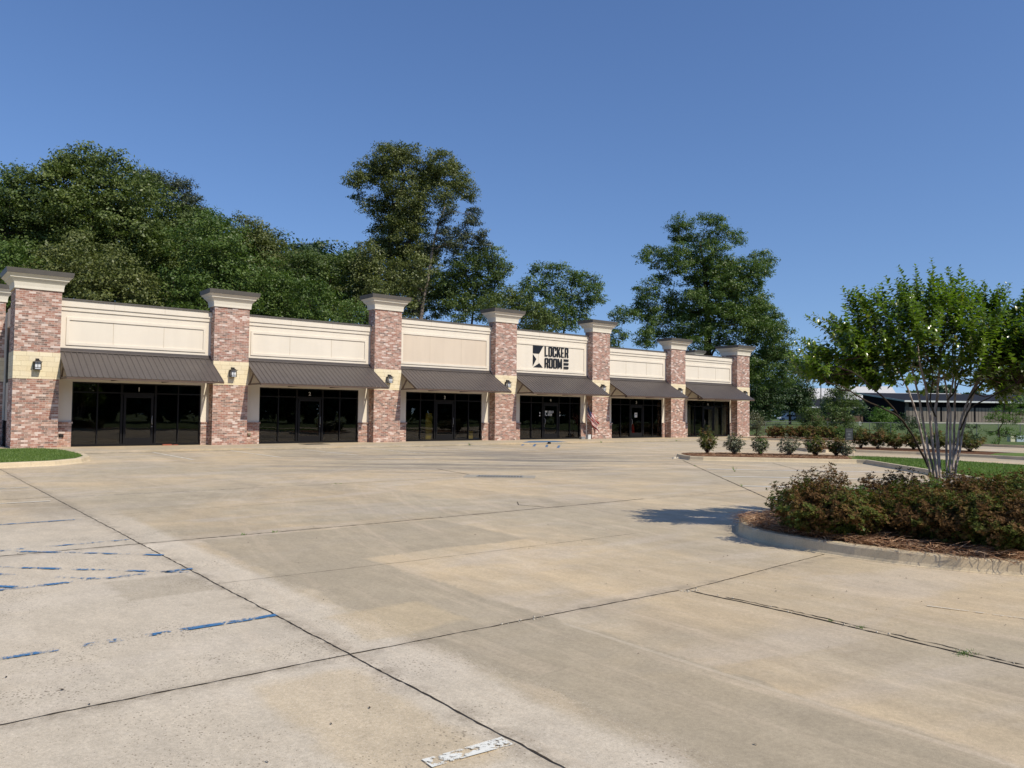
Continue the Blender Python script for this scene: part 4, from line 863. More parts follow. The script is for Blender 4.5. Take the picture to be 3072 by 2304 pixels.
# ---- big tree right of the building
tree('oak_tree', 'big spreading green oak filling the sky behind the right end of the building', gp(2135, 82, -.1), PL(82, [
    (2038, 675, 18), (2020, 690, 14), (2073, 672, 13), (2125, 665, 16), (2150, 672, 14), (2165, 695, 16), (2205, 712, 17), (2218, 724, 10), (2036, 712, 18), (2075, 722, 20), (2128, 715, 26), (1955, 763, 19), (1935, 780, 11), (1995, 768, 20), (2035, 760, 26), (2088, 760, 30), (2140, 750, 26), (1975, 800, 17), (2030, 800, 28), (2090, 812, 34), (2155, 800, 28), (2200, 795, 26), (2280, 788, 28), (2245, 808, 24), (2292, 820, 18), (2300, 790, 14),
    (1990, 845, 18), (1955, 862, 16), (1975, 880, 14), (2145, 850, 40), (2209, 850, 34), (2262, 850, 22), (1930, 888, 22), (1950, 912, 22), (1912, 925, 18), (1905, 945, 14), (2080, 862, 30), (2099, 900, 32), (2160, 901, 38), (2221, 900, 30), (2266, 905, 24), (1945, 950, 20), (2018, 946, 26), (2059, 934, 30), (1957, 978, 24), (1938, 1015, 22), (1930, 1035, 14), (1980, 1010, 22), (2040, 1000, 26), (2099, 960, 26), (2160, 966, 40), (2242, 955, 38), (2295, 940, 26), (2323, 972, 28), (2358, 1003, 16), (2285, 1007, 36), (2201, 1035, 38), (2152, 1030, 22), (2325, 1045, 28), (2390, 1105, 18), (2345, 1085, 30), (2290, 1080, 34), (2240, 1100, 34), (2400, 1125, 12), (2250, 930, 34, -2.5), (2300, 1000, 36, -2.5), (2205, 975, 38, -3), (2150, 915, 38, -3), (2180, 855, 34, -2.5), (2105, 1015, 34, -2.5), (2335, 1055, 30, -2), (2285, 1130, 34, -2), (2350, 1135, 26, -1), (2060, 985, 28, -2), (2240, 860, 28, 1), (2120, 810, 30, -2), (2210, 1080, 34, -2.5), (1990, 940, 24, 1), (2020, 890, 22, 0)], 2.6, 12), ML_GREEN, tr=.5, clump=.70, leaf=.25, dens=21, thin=1.0, limbs=.5, grow=1.22, group='trees right of the building',
    lean=[gp(2120, 82, -.1), at(2118, 1120, 82), at(2125, 1000, 82), at(2120, 930, 82), at(2118, 860, 82), at(2110, 790, 82), at(2100, 730, 82)])
F2 = 'trees right of the building'
def rtree(label, Y, basepx, items, mat, **k):
    bz = float(terrain_h(gp(basepx, Y).x, gp(basepx, Y).y))
    return tree(k.pop('name', 'broadleaf_tree'), label, gp(basepx, Y, bz), PL(Y, items, k.pop('dy', .9), int(basepx)), mat, group=k.pop('group', F2), **k)
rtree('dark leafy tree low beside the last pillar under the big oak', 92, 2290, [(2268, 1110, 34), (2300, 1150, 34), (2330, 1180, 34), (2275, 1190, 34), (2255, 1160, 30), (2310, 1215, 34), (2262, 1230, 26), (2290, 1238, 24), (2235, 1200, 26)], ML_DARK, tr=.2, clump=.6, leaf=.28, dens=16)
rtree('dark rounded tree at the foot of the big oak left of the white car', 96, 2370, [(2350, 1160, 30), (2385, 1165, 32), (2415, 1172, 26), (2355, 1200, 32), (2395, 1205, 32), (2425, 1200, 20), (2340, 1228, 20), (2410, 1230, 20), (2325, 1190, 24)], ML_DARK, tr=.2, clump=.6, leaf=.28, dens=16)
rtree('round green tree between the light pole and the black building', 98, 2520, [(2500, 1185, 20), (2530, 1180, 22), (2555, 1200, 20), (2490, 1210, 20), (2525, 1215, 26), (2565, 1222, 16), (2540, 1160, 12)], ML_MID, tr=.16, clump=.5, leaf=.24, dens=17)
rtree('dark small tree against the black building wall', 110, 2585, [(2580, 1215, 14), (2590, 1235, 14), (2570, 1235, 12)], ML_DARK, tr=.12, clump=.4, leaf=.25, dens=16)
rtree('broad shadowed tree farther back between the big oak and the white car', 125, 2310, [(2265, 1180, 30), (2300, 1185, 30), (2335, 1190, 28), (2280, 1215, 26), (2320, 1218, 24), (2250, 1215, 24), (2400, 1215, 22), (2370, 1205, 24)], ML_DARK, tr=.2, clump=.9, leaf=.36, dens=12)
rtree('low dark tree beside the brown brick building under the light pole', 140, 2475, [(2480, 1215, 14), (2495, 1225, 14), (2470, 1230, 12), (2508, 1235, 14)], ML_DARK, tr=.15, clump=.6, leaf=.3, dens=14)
# ---- bushes along the fence
F3 = 'bushes along the chain link fence'
def bush(label, Y, basepx, items, mat, **k): return rtree(label, Y, basepx, items, mat, name='bush', cat='bush', group=F3, tr=.05, limbs=.35, shake=.3, **k)
bush('grey green bush against the right end of the building', 66, 2268, [(2262, 1255, 16), (2280, 1265, 14), (2258, 1282, 18), (2278, 1290, 16)], ML_GREY, clump=.32, leaf=.13, dens=40)
bush('small dark bush on the fence beneath the white sedan', 67, 2334, [(2330, 1280, 9), (2340, 1290, 9), (2328, 1296, 8)], ML_DARK, clump=.25, leaf=.12, dens=40)
bush('bright green bush on the fence left of the tall pole', 67, 2430, [(2425, 1240, 18), (2448, 1245, 16), (2415, 1262, 18), (2440, 1270, 20), (2460, 1275, 14), (2408, 1285, 14)], ML_MID, clump=.36, leaf=.15, dens=36)
bush('bright topped bush on the fence right of the tall pole', 67, 2520, [(2505, 1238, 18), (2530, 1240, 18), (2490, 1262, 20), (2520, 1270, 24), (2545, 1265, 16), (2555, 1285, 16), (2480, 1285, 16)], ML_MID, clump=.36, leaf=.15, dens=36)
bush('lush green rounded bush in front of the black end wall', 68, 2650, [(2635, 1238, 14), (2655, 1240, 16), (2625, 1255, 14), (2650, 1262, 20), (2675, 1262, 16), (2640, 1280, 18), (2665, 1290, 16)], ML_BRIGHT, clump=.34, leaf=.16, dens=34)
bush('tangled dark bush on the fence below the end of the black wall', 66, 2720, [(2715, 1258, 14), (2745, 1262, 14), (2700, 1278, 14), (2730, 1285, 16), (2755, 1280, 12)], ML_DARK, clump=.32, leaf=.13, dens=30)
bush('thin leggy bush on the lawn before the slatted wall', 60, 2915, [(2905, 1280, 9), (2925, 1283, 9), (2912, 1295, 7)], ML_DARK, clump=.22, leaf=.11, dens=26)
# feathery young tree at right
rtree('feathery lime green young cypress at the right edge beyond the drive', 50, 2990, [(2985, 1235, 14), (3010, 1225, 16), (3040, 1220, 20), (2972, 1255, 12), (3005, 1260, 16), (3040, 1255, 20), (3066, 1240, 18), (2965, 1295, 12), (2990, 1300, 12), (3020, 1300, 18), (3050, 1310, 14), (2985, 1325, 9), (3010, 1200, 10), (3060, 1205, 18), (3040, 1160, 18), (3065, 1120, 22), (3030, 1120, 14), (3065, 1170, 22)], ML_BRIGHT, name='cypress_tree', tr=.045, clump=.30, leaf=.10, dens=70, thin=.75, droop=.3, group='trees right of the building')

# ---- far wood on the skyline and unseen wood the glass reflects
def wood(name, label, strip, hmin, hmax, mat, leaf, n):
    P = []; N_ = []
    for (x0, y0), (x1, y1) in zip(strip[:-1], strip[1:]):
        m_ = int(n * math.hypot(x1 - x0, y1 - y0) / 100)
        t = RNG.random(m_); hx = hmin + (hmax - hmin) * (.5 + .28 * np.sin(t * 31 + x0) + .22 * np.sin(t * 77 + 2))
        z = RNG.random(m_) ** .6 * hx; dep = RNG.normal(size=m_) * 2.5
        L = math.hypot(x1 - x0, y1 - y0); nx, ny = -(y1 - y0) / L, (x1 - x0) / L
        P.append(np.stack([x0 + (x1 - x0) * t + nx * dep, y0 + (y1 - y0) * t + ny * dep, z], 1))
    P = np.concatenate(P); Nn = rand_dirs(len(P)); o = np_mesh(name, leaf_quads(P, Nn, leaf, asp=.8), 4, mat); tag(o, label, 'wood', kind='stuff'); return o
a = gp(2100, 345); b = gp(3250, 330)
wood('distant_wood', 'low dark line of far trees on the skyline above the roofs', [(a.x, a.y), (b.x, b.y)], 10.5, 16, ML_DARK, 1.6, 9000)
wood('wood', 'dark wood across the road behind the viewer, mirrored in the shop glass', [(-95, -60), (-20, -84), (40, -88), (130, -84), (320, -60)], 10, 16, ML_DARK, 2.0, 13000)

# ------------------------------------------------------------------ fence
M_GALV = plain('galvanised_steel', (.23, .24, .23), .5, .6); M_WIRE = plain('chain_link_wire', (.20, .21, .20), .5, .5)
FE = empty('chain_link_fence', gp(2240, 67.5, -.16)); tag(FE, 'low grey chain link fence running along the lawn beyond the drive', 'fence')
f0 = gp(2235, 67.5, -.16); f1 = gp(3260, 64.5, -.16)
o0 = FE.location.copy(); n = 16
mb = MB(); mb.tube([f0 - o0 + Vector((0, 0, 1.36)), f1 - o0 + Vector((0, 0, 1.36))], .024, 5); mb.build('top_rail', M_GALV, FE)
d = (f1 - f0); Lf = d.length; u = d.normalized()
for k in range(n + 1):
    p = f0 + u * (Lf * k / n) - o0; mb = MB(); mb.tube([p, p + Vector((0, 0, 1.40))], .032, 6); mb.build('post', M_GALV, FE)
mb = MB(); s = 0.0
while s < Lf - 1.3:
    for sg in (0, 1):
        p = f0 + u * (s + (1.3 if sg else 0)) - o0; q = f0 + u * (s + (0 if sg else 1.3)) - o0
        mb.tube([p + Vector((0, 0, .04)), q + Vector((0, 0, 1.34))], .003, 3, False)
    s += .16
mb.build('wire_mesh', M_WIRE, FE)

# ------------------------------------------------------------------ shrubs
def shrub(name, label, base, r, h, mats, n, leaf, group, twig=None, cat='shrub', neck=.45, stems=16, sparse=0.0, whorl=6, top=None):
    """mounded shrub: whorls of small leaves at twig tips over an uneven mound"""
    base = Vector(base); e = empty(name, base); tag(e, label, cat, group)
    d = rand_dirs(n); d[:, 2] = np.abs(d[:, 2]) * 1.15 - .22; d /= np.linalg.norm(d, axis=1, keepdims=True)
    az = np.arctan2(d[:, 1], d[:, 0]); ph = random.uniform(0, 6)
    lump = 1 + .20 * np.sin(az * 3 + ph) * np.cos(d[:, 2] * 4) + .15 * np.sin(az * 8 + ph * 2 + d[:, 2] * 11) + RNG.normal(size=n) * .05
    rr = (1 - (.45 + sparse) * RNG.random(n) ** 2.6) * lump
    el = np.clip(d[:, 2], -.3, 1); hor_ = np.where(el < .25, neck + (1 - neck) * np.clip((el + .3) / .55, 0, 1), 1.0)
    P = np.stack([d[:, 0] * r * rr * hor_, d[:, 1] * r * rr * hor_, h * (.34 + .66 * np.sign(el) * np.abs(el) ** .85 * rr)], 1); P[:, 2] = np.maximum(P[:, 2], .04)
    ax = d * .6 + np.array([0, 0, .7]) + RNG.normal(size=(n, 3)) * .25; ax /= np.linalg.norm(ax, axis=1, keepdims=True)
    allq = []; mi = []
    t = rand_dirs(n); t -= (t * ax).sum(1, keepdims=True) * ax; t /= np.linalg.norm(t, axis=1, keepdims=True); b = np.cross(ax, t)
    # each whorl's own material: rusty flushes gather in patches
    patch = np.sin(P[:, 0] * 9 + ph) + np.sin(P[:, 1] * 8 - ph) + np.sin(P[:, 2] * 7 + ph) + (P[:, 2] / h - .5) * 1.2 + RNG.normal(size=n) * .7
    k_ = np.zeros(n, int) if len(mats) == 1 else np.where(patch > 1.25, 1, np.where(patch < -1.6, 2, 0)) % len(mats)
    for j in range(whorl):
        a = j / whorl * 6.283 + RNG.random(n) * .5; ra = t * np.cos(a)[:, None] + b * np.sin(a)[:, None]
        up = (.25 + .5 * RNG.random(n))[:, None]; dr = ra + ax * up; dr /= np.linalg.norm(dr, axis=1, keepdims=True); sd = np.cross(ax, ra)
        s = (leaf * (.7 + .6 * RNG.random(n)))[:, None]; q = P + ax * (RNG.random(n)[:, None] * leaf * .6)
        allq.append(np.stack([q, q + dr * s * .5 - sd * s * .24, q + dr * s, q + dr * s * .5 + sd * s * .24], 1)); mi.append(k_)
    np_mesh('foliage', np.concatenate(allq), 4, mats, e, mi=np.concatenate(mi))
    mb = MB()
    idx = RNG.choice(n, min(n, stems * 5), replace=False)
    for q, i in enumerate(idx):
        p = Vector(P[i]); s0 = Vector((random.uniform(-.06, .06), random.uniform(-.06, .06), -.02)); mid = Vector((p.x * .45, p.y * .45, p.z * .5))
        mb.tube([s0, mid, p], [.007, .005, .002], 4, False)
    mb.build('stems', twig or M_TWIG, e)
    return e
AZ3 = [ML_AZA, ML_AZAR, ML_AZAG]; GA = 'azaleas massed on the near island'
az = [(2425, 10.35, .50, .70, 1500, 'low azalea at the left end of the near island, beside the curved kerb', 2.5), (2530, 10.0, .46, .62, 1300, 'green and rust azalea second from the left end of the near island', 0), (2475, 11.1, .42, .80, 1100, 'darkest rust topped azalea standing behind the left end of the bed', 1),
      (2590, 10.9, .26, .58, 500, 'small bright green azalea in the gap left of the main mass', 3), (2625, 11.9, .32, .66, 650, 'dark purple azalea at the back, left of the tree stems', 1), (2705, 12.2, .34, .72, 650, 'dark azalea at the back just left of the tree stems', 1),
      (2700, 10.4, .50, .66, 1400, 'azalea in the second rank below and left of the tree stems', 0), (2790, 9.75, .55, .62, 1700, 'rust flecked azalea in the front rank below the tree stems', 0), (2905, 9.35, .52, .66, 1700, 'front azalea right of the tree stems, over the straw', 0), (3020, 9.0, .52, .70, 1700, 'front azalea nearest the right edge of the photo', 0),
      (2790, 11.0, .48, .72, 1300, 'azalea directly at the foot of the tree stems', 0), (2885, 10.9, .50, .76, 1400, 'rust red azalea just right of the foot of the tree', 1), (2985, 10.6, .52, .74, 1400, 'olive azalea in the second rank near the right edge', 0), (3090, 10.4, .52, .80, 1300, 'azalea cut by the right edge in the second rank', 0),
      (2950, 11.9, .40, .66, 800, 'azalea at the back of the bed right of the stems', 0), (3050, 12.2, .45, .74, 800, 'tall back azalea at the right edge of the photo', 0), (3130, 9.2, .5, .7, 900, 'azalea mostly outside the right edge of the photo', 0)]
for px, Y, r, h, n, lab, md in az:
    ms = [ML_AZAR, ML_AZA, ML_AZAR] if md == 1 else ([ML_AZAG, ML_AZA, ML_AZAG] if md == 3 else AZ3); h *= .93
    shrub('azalea_shrub', lab, gp(px, Y, KZ - .02), r, h, ms, int(n * 1.9), .034, GA)
GM = 'small shrubs in a row on the far island'
for k, (px, Y, r, h, ms, n, sp, tw, lab) in enumerate([
    (2122, 32.0, .37, .92, [ML_AZA, ML_AZA, ML_AZAG], 420, .1, M_TWIG, 'dark irregular shrub at the left end of the row on the far island'), (2204, 31.8, .38, .74, [ML_GREY, ML_AZA, ML_GREY], 380, .2, M_TWIGG, 'greyish brown shrub, second from the left on the far island'),
    (2281, 31.7, .34, .66, [ML_GREY, ML_AZAG, ML_GREY], 360, .2, M_TWIGG, 'pale olive shrub, third from the left on the far island'), (2366, 31.3, .45, .70, [ML_GREY], 300, .35, M_TWIGG, 'thin grey shrub with bare twigs, fourth from the left on the far island'),
    (2445, 31.3, .40, .78, [ML_AZA, ML_AZAG, ML_AZA], 460, .1, M_TWIG, 'dense dark green shrub, fifth from the left on the far island'), (2508, 31.2, .36, .72, [ML_AZA], 380, .15, M_TWIG, 'dark shrub just left of the small sign on the far island'), (2535, 30.9, .32, .55, [ML_GREY], 160, .4, M_TWIGG, 'nearly leafless twiggy shrub under the small sign')]):
    shrub('small_shrub', lab, gp(px, Y, KZ - .01), r, h, ms, n, .075, GM, tw, stems=12, sparse=sp, neck=.35, whorl=5)
GN = 'rounded shrubs on the island beyond the grass verge'
for px, Y, r, h, lab in [(2582, 40, .48, .95, 'tall loose shrub just right of the small sign beyond the verge'), (2632, 39.5, .50, .90, 'second shrub right of the small sign beyond the verge'), (2685, 39.2, .50, .72, 'rusty shrub third from the sign beyond the verge'), (2740, 39, .50, .75, 'shrub seen just left of the tree stems beyond the verge'), (2812, 38.5, .50, .78, 'shrub seen behind the tree stems beyond the verge'), (2908, 37.5, .66, .80, 'widest dark shrub right of the tree stems beyond the verge')]:
    shrub('round_shrub', lab, gp(px, Y, KZ - .01), r, h, [ML_AZA, ML_AZAR, ML_AZA] if 'rusty' in lab or 'second' in lab else [ML_AZA, ML_DARK, ML_AZA], 520, .085, GN, stems=8, whorl=5, neck=.35)
GQ = 'clipped rust coloured hedge shrubs on the end island'
ql = ['rust coloured hedge shrub at the far left of the end island row', 'second hedge shrub from the left on the end island', 'third hedge shrub from the left on the end island', 'middle hedge shrub of the end island row', 'fifth hedge shrub from the left on the end island', 'sixth hedge shrub from the left on the end island', 'greener hedge shrub at the right end of the end island row']
for k in range(7):
    px = 2325 + k * 33; Y = 57 - k * .5
    shrub('hedge_shrub', ql[k], gp(px, Y, KZ - .01), .62, .74 + .06 * (k % 2), [ML_AZAR, ML_AZA, ML_AZAR] if k < 3 else ([ML_AZA, ML_AZAR, ML_AZA] if k < 6 else [ML_AZAG]), 420, .11, GQ, stems=5, whorl=5, neck=.7)
# tufts of weed in the joints
M_WEED = ML_BRIGHT
def weed(x, y, lab, n=24, h=.03, z=LZ, sp=.05):
    q = []
    for _ in range(n):
        a = random.uniform(0, 6.283); r = random.uniform(0, sp); px, py = x + r * math.cos(a), y + r * math.sin(a) * .6; hh = h * random.uniform(.4, 1.2); b = random.uniform(0, 6.283); lx, ly = math.cos(b) * hh * .8, math.sin(b) * hh * .8; w_ = .004
        q.append([(px - w_, py, z), (px + w_, py, z), (px + lx * .6 + w_, py + ly * .6, z + hh * .7), (px + lx, py + ly, z + hh)])
    o = np_mesh('weed', np.array(q), 4, M_WEED); tag(o, lab, 'weed', 'weeds growing in the pavement joints'); return o
weed(2.06, -35.0, 'largest tuft of weeds in the rough joint at the right edge', 60, .022, sp=.13); weed(2.12, -34.2, 'small weed tuft midway along the rough joint', 24, .018, sp=.06); weed(2.13, -33.95, 'tiny weed in the rough joint above the middle tuft', 10, .016, sp=.04)
weed(-.15, -26.75, 'small weed in the long cross joint left of centre', 10, .03); weed(.25, -26.77, 'weed tuft in the cross joint at the middle left', 12, .03); weed(4.3, -20.42, 'weed in the far cross joint near the drain', 14, .035, sp=.2); weed(17.2, -20.8, 'tiny weed sprouting in the diagonal joint', 12, .06); weed(12.2, -26.1, 'weed in the diagonal joint nearer the azaleas', 14, .06); weed(16.3, -23.0, 'upright weed standing among the angled stalls', 10, .16, sp=.03)
weed(30.2, -3.6, 'weed at the kerb before the fifth bay', 16, .12); weed(20.3, -3.6, 'weed at the kerb before the third bay', 16, .14); weed(37.3, -3.6, 'weed at the kerb before the last bays', 16, .12)
# leaf litter & pebbles on the slab
mbp = MB()
for _ in range(70):
    x, y = (random.uniform(-4, 4.6), random.uniform(-35.5, -26)) if random.random() < .75 else (random.uniform(2.0, 5.0), random.uniform(-34.5, -31.2))
    s = random.uniform(.006, .016); a = random.uniform(0, 3.1)
    mbp.add([(x + s * math.cos(a), y + s * math.sin(a), LZ + .006), (x - s * .4 * math.sin(a), y + s * .4 * math.cos(a), LZ + .012), (x - s * math.cos(a), y - s * math.sin(a), LZ + .006), (x + s * .4 * math.sin(a), y - s * .4 * math.cos(a), LZ + .005)], [(0, 1, 2, 3)])
o = mbp.build('leaf_litter', M_JOINT, recalc=False); tag(o, 'tiny dark leaf bits scattered over the pale concrete', 'leaf litter', kind='stuff')
mbp = MB()
for (cx, cy, sx, sy, n) in ((2.08, -32.55, .12, .05, 16), (.1, -32.42, .25, .03, 10), (2.12, -34.0, .035, 1.3, 26), (20.4, -17.3, .25, .12, 6)):
    for _ in range(n):
        x, y = cx + random.uniform(-sx, sx), cy + random.uniform(-sy, sy); s = random.uniform(.002, .009) if cx < 10 else .06
        mbp.frustum((x - s, x + s, y - s * .8, y + s * .7, LZ + .003), (x - s * .5, x + s * .6, y - s * .5, y + s * .4, LZ + .003 + s))
o = mbp.build('concrete_chips', plain('broken_concrete', (.52, .47, .38), .9)); tag(o, 'crumbled pale chips of concrete along the rough joint', 'rubble', kind='stuff')

# ------------------------------------------------------------------ crape myrtle
def myrtle():
    Y0 = 11.5; base = gp(2848, Y0, KZ - .03); e = empty('crape_myrtle', base); tag(e, 'multi stemmed crape myrtle with pale mottled stems rising from the azaleas', 'tree')
    rg = random.Random(21)
    stems = [([(2835, 1500), (2792, 1425), (2772, 1345), (2748, 1240), (2724, 1170), (2692, 1100), (2668, 1040)], .020, -.25),
             ([(2838, 1500), (2803, 1425), (2784, 1345), (2767, 1250), (2754, 1180), (2737, 1110), (2714, 1040), (2700, 985)], .021, .15),
             ([(2842, 1500), (2812, 1425), (2797, 1330), (2788, 1240), (2776, 1160), (2760, 1095), (2752, 1030)], .024, -.1),
             ([(2846, 1500), (2820, 1425), (2813, 1340), (2806, 1250), (2812, 1190), (2818, 1100), (2826, 1030), (2838, 960)], .027, .1),
             ([(2850, 1500), (2842, 1430), (2840, 1340), (2843, 1240), (2840, 1180), (2826, 1110), (2800, 1050)], .020, .2),
             ([(2852, 1500), (2852, 1430), (2850, 1340), (2851, 1240), (2846, 1200), (2862, 1130), (2858, 1050), (2870, 980)], .021, .05),
             ([(2856, 1500), (2860, 1430), (2860, 1340), (2865, 1250), (2866, 1150), (2880, 1090), (2900, 1020)], .022, .3),
             ([(2854, 1500), (2854, 1430), (2868, 1360), (2884, 1260), (2905, 1200), (2933, 1140), (2958, 1100), (2985, 1050)], .022, .1),
             ([(2860, 1500), (2864, 1430), (2879, 1350), (2893, 1270), (2920, 1180), (2948, 1120), (2975, 1080), (3010, 1020)], .020, .1),
             ([(2784, 1400), (2759, 1347), (2728, 1290), (2696, 1251), (2640, 1221), (2596, 1202), (2529, 1161), (2478, 1148)], .017, -.4),
             ([(2740, 1310), (2696, 1245), (2652, 1195), (2610, 1158), (2566, 1121), (2512, 1100)], .014, -.45),
             ([(2625, 1168), (2615, 1130), (2600, 1100), (2570, 1060)], .010, -.45),
             ([(2905, 1200), (2932, 1165), (2962, 1130), (2990, 1120), (3030, 1100)], .013, .1), ([(2880, 1290), (2912, 1225), (2965, 1195), (3010, 1170), (3050, 1150)], .012, -.3),
             ([(2806, 1250), (2790, 1200), (2800, 1130), (2780, 1060)], .012, 0), ([(2843, 1200), (2866, 1170), (2885, 1110), (2890, 1060)], .014, .1)]
    ends = []
    for si, (pts, r, off) in enumerate(stems):
        if si < 4: pts = [(2806 + 6 * si, 1545)] + pts[1:]
        elif si < 9: pts = [(2846 + 5 * (si - 4), 1545)] + pts[1:]
        n = len(pts); P = [at(x, y, Y0 + off * min(1, i / 3) + off * .8 * (i / n)) - base for i, (x, y) in enumerate(pts)]; Q = []
        for i in range(n - 1):
            for k in range(3):
                t = k / 3; p0 = P[max(i - 1, 0)]; p1 = P[i]; p2 = P[i + 1]; p3 = P[min(i + 2, n - 1)]
                Q.append(.5 * ((2 * p1) + (p2 - p0) * t + (2 * p0 - 5 * p1 + 4 * p2 - p3) * t * t + (3 * p1 - p0 - 3 * p2 + p3) * t ** 3) + Vector((rg.uniform(-1, 1), rg.uniform(-1, 1), 0)) * .006)
        Q.append(P[-1]); mb = MB(); mb.tube(Q, [r * (1 - .55 * k / len(Q)) for k in range(len(Q))], 8)
        mb.build('stem' if r > .015 else 'branch', M_MYB if r > .018 else M_BARK, e, smooth=True); ends += Q[len(Q) // 2:]
    lob = [(2470, 1060, 26, 22), (2450, 1120, 20, 14), (2490, 1150, 18, 10), (2500, 1010, 34, 26), (2540, 1080, 36, 26), (2545, 960, 42, 44), (2585, 1010, 48, 44), (2600, 905, 45, 52), (2650, 960, 62, 74), (2700, 900, 66, 84), (2620, 1060, 40, 34), (2665, 1110, 24, 16), (2690, 1035, 56, 52), (2740, 960, 72, 94), (2780, 890, 72, 96), (2770, 1040, 56, 54), (2830, 970, 76, 100), (2850, 880, 72, 96), (2850, 1050, 52, 44), (2910, 960, 72, 96), (2925, 885, 62, 70), (2915, 1040, 48, 46),
           (2980, 990, 66, 84), (3000, 920, 46, 46), (2990, 1060, 48, 44), (3050, 1000, 66, 84), (3060, 930, 56, 62), (3060, 1080, 52, 56), (3110, 980, 60, 60), (3030, 1150, 40, 34), (2985, 1185, 24, 14), (2960, 1120, 24, 14), (3090, 1130, 44, 34), (3070, 880, 30, 22), (3130, 900, 40, 30), (2700, 1150, 18, 8), (2860, 1120, 22, 8), (2560, 1080, 40, 40), (2500, 1040, 36, 34), (2620, 1010, 44, 44), (2650, 1080, 34, 30), (2570, 1125, 28, 20), (3030, 1100, 40, 44), (3080, 1050, 46, 50), (3040, 1030, 46, 50), (2780, 1090, 34, 22), (2940, 1090, 34, 24)]
    tw = MB(); LV = []
    def leaf(p, dr, up, s):
        dr = dr.normalized(); sd = dr.cross(up)
        if sd.length < .1: sd = Vector((1, 0, 0))
        sd.normalize(); nn = sd.cross(dr); w_ = s * .31
        m1 = p + dr * s * .30 + nn * s * .05; m2 = p + dr * s * .68 + nn * s * .03; tip = p + dr * s - nn * s * .06
        a, b, c, d_ = m1 + sd * w_ + nn * s * .08, m2 + sd * w_ * .8 + nn * s * .06, m1 - sd * w_ + nn * s * .08, m2 - sd * w_ * .8 + nn * s * .06
        LV.extend([[p, m1, m2, tip], [p, a, b, tip], [p, c, d_, tip]][1:]); 
        LQ.append((p, a, b, tip, d_, c, m1, m2))
    LQ = []
    for px, py, rp, ns in lob:
        ns = int(ns * .8)
        if py < 1100: py += 62; rp *= .84; ns = int(ns * .50)
        r = rp * Y0 / FP; cen = at(px, py, Y0 + rg.uniform(-.7, .65)) - base
        j = min(range(len(ends)), key=lambda k: (ends[k] - cen).length + (0 if ends[k].z < cen.z + .1 else 1)); s0 = ends[j]
        L0 = (cen - s0).length; 
        if L0 < 2.2: tw.tube([s0, s0.lerp(cen, .5) + Vector((0, 0, -.04)), cen], [.009, .007, .004], 5, False)
        for _ in range(ns):
            v = Vector((rg.gauss(0, 1), rg.gauss(0, 1), rg.gauss(0, 1))).normalized(); p = cen + v * r * rg.random() ** .45 * 1.0; p.y += v.y * r * .25; p.x += v.x * 0
            out = (p - Vector((0, .0, 1.35))); dr = (Vector((out.x * .55, out.y * .5, 1.1 if py < 975 else (.62 if py < 1110 else .3))) + Vector((rg.gauss(0, .38), rg.gauss(0, .38), rg.gauss(0, .25)))).normalized()
            if py > 1130: dr = (dr + Vector((out.x, out.y, 0)).normalized() * .9).normalized()
            L = rg.uniform(.30, .62); n = int(L / .036); pts = [p]; q = p.copy(); dd = dr.copy()
            for k in range(n): dd = (dd + Vector((rg.gauss(0, .05), rg.gauss(0, .05), .03))).normalized(); q = q + dd * (L / n); pts.append(q.copy())
            tw.tube([p - dr * .12] + pts[::4] + [pts[-1]], .0022, 3, False)
            ph = rg.uniform(0, 3.14)
            for k, q in enumerate(pts[1:]):
                f = k / n; s = .100 * (1 - .55 * f ** 2) * rg.uniform(.75, 1.15); x = dd.orthogonal().normalized(); y = dd.cross(x)
                for sg in (0, 1):
                    a = ph + k * 1.35 + sg * math.pi + rg.gauss(0, .2); o_ = x * math.cos(a) + y * math.sin(a)
                    leaf(q, o_ + dd * (.45 + .5 * f * f) + Vector((0, 0, rg.uniform(-.35, .05))), Vector((rg.gauss(0, .25), rg.gauss(0, .25) - .2, 1)), s)
    tw.build('twigs', M_TWIG, e)
    V = np.array([[tuple(v) for v in L] for L in LQ], dtype=np.float32); N = len(V); b = np.arange(N)[:, None] * 8
    # two folded halves sharing the midrib: p,a,b,tip + rib
    F = np.concatenate([b + np.array([[0, 1, 7, 6]]), b + np.array([[1, 2, 3, 7]]), b + np.array([[0, 6, 7, 5]]), b + np.array([[5, 7, 3, 4]])], 0)
    np_mesh('crown', V.reshape(-1, 3), 4, ML_MYRTLE, e, faces=F)
myrtle()

# ------------------------------------------------------------------ signs, poles
e = empty('yard_sign', gp(2547, 30.6, KZ)); tag(e, 'small dark yard sign in a wire frame standing among the far island shrubs', 'sign')
M_SGN = plain('dark_sign_panel', (.055, .06, .065), .5); M_SGP = plain('faded_print', (.14, .145, .15), .6)
rx = AX.copy(); rx.z = 0; rx.normalize(); e.rotation_euler = (0, 0, math.atan2(rx.y, rx.x))
for x in (-.15, .15): mb = MB(); mb.tube([(x, 0, 0), (x, 0, 1.14)], .009, 5); mb.build('leg', M_IRON, e)
mb = MB(); mb.box(-.14, .14, -.006, .006, .66, 1.11); pn = mb.build('panel', M_SGN, e)
mb = MB(); mb.box(-.11, .11, -.009, -.0065, .99, 1.02); mb.box(-.05, .05, -.009, -.0065, .84, .92); mb.box(-.08, .08, -.009, -.0065, .74, .78); mb.build('print', M_SGP, pn)
mb = MB(); mb.tube([(-.15, 0, .2), (.15, 0, .2)], .007, 5); mb.tube([(-.15, 0, 1.13), (.15, 0, 1.13)], .007, 5); mb.build('crossbar', M_IRON, e)
e = empty('ring_marker', gp(2580, 61, -.12)); e.rotation_euler = (0, 0, math.atan2(rx.y, rx.x)); tag(e, 'white oval ring on a dark post before the fence', 'marker')
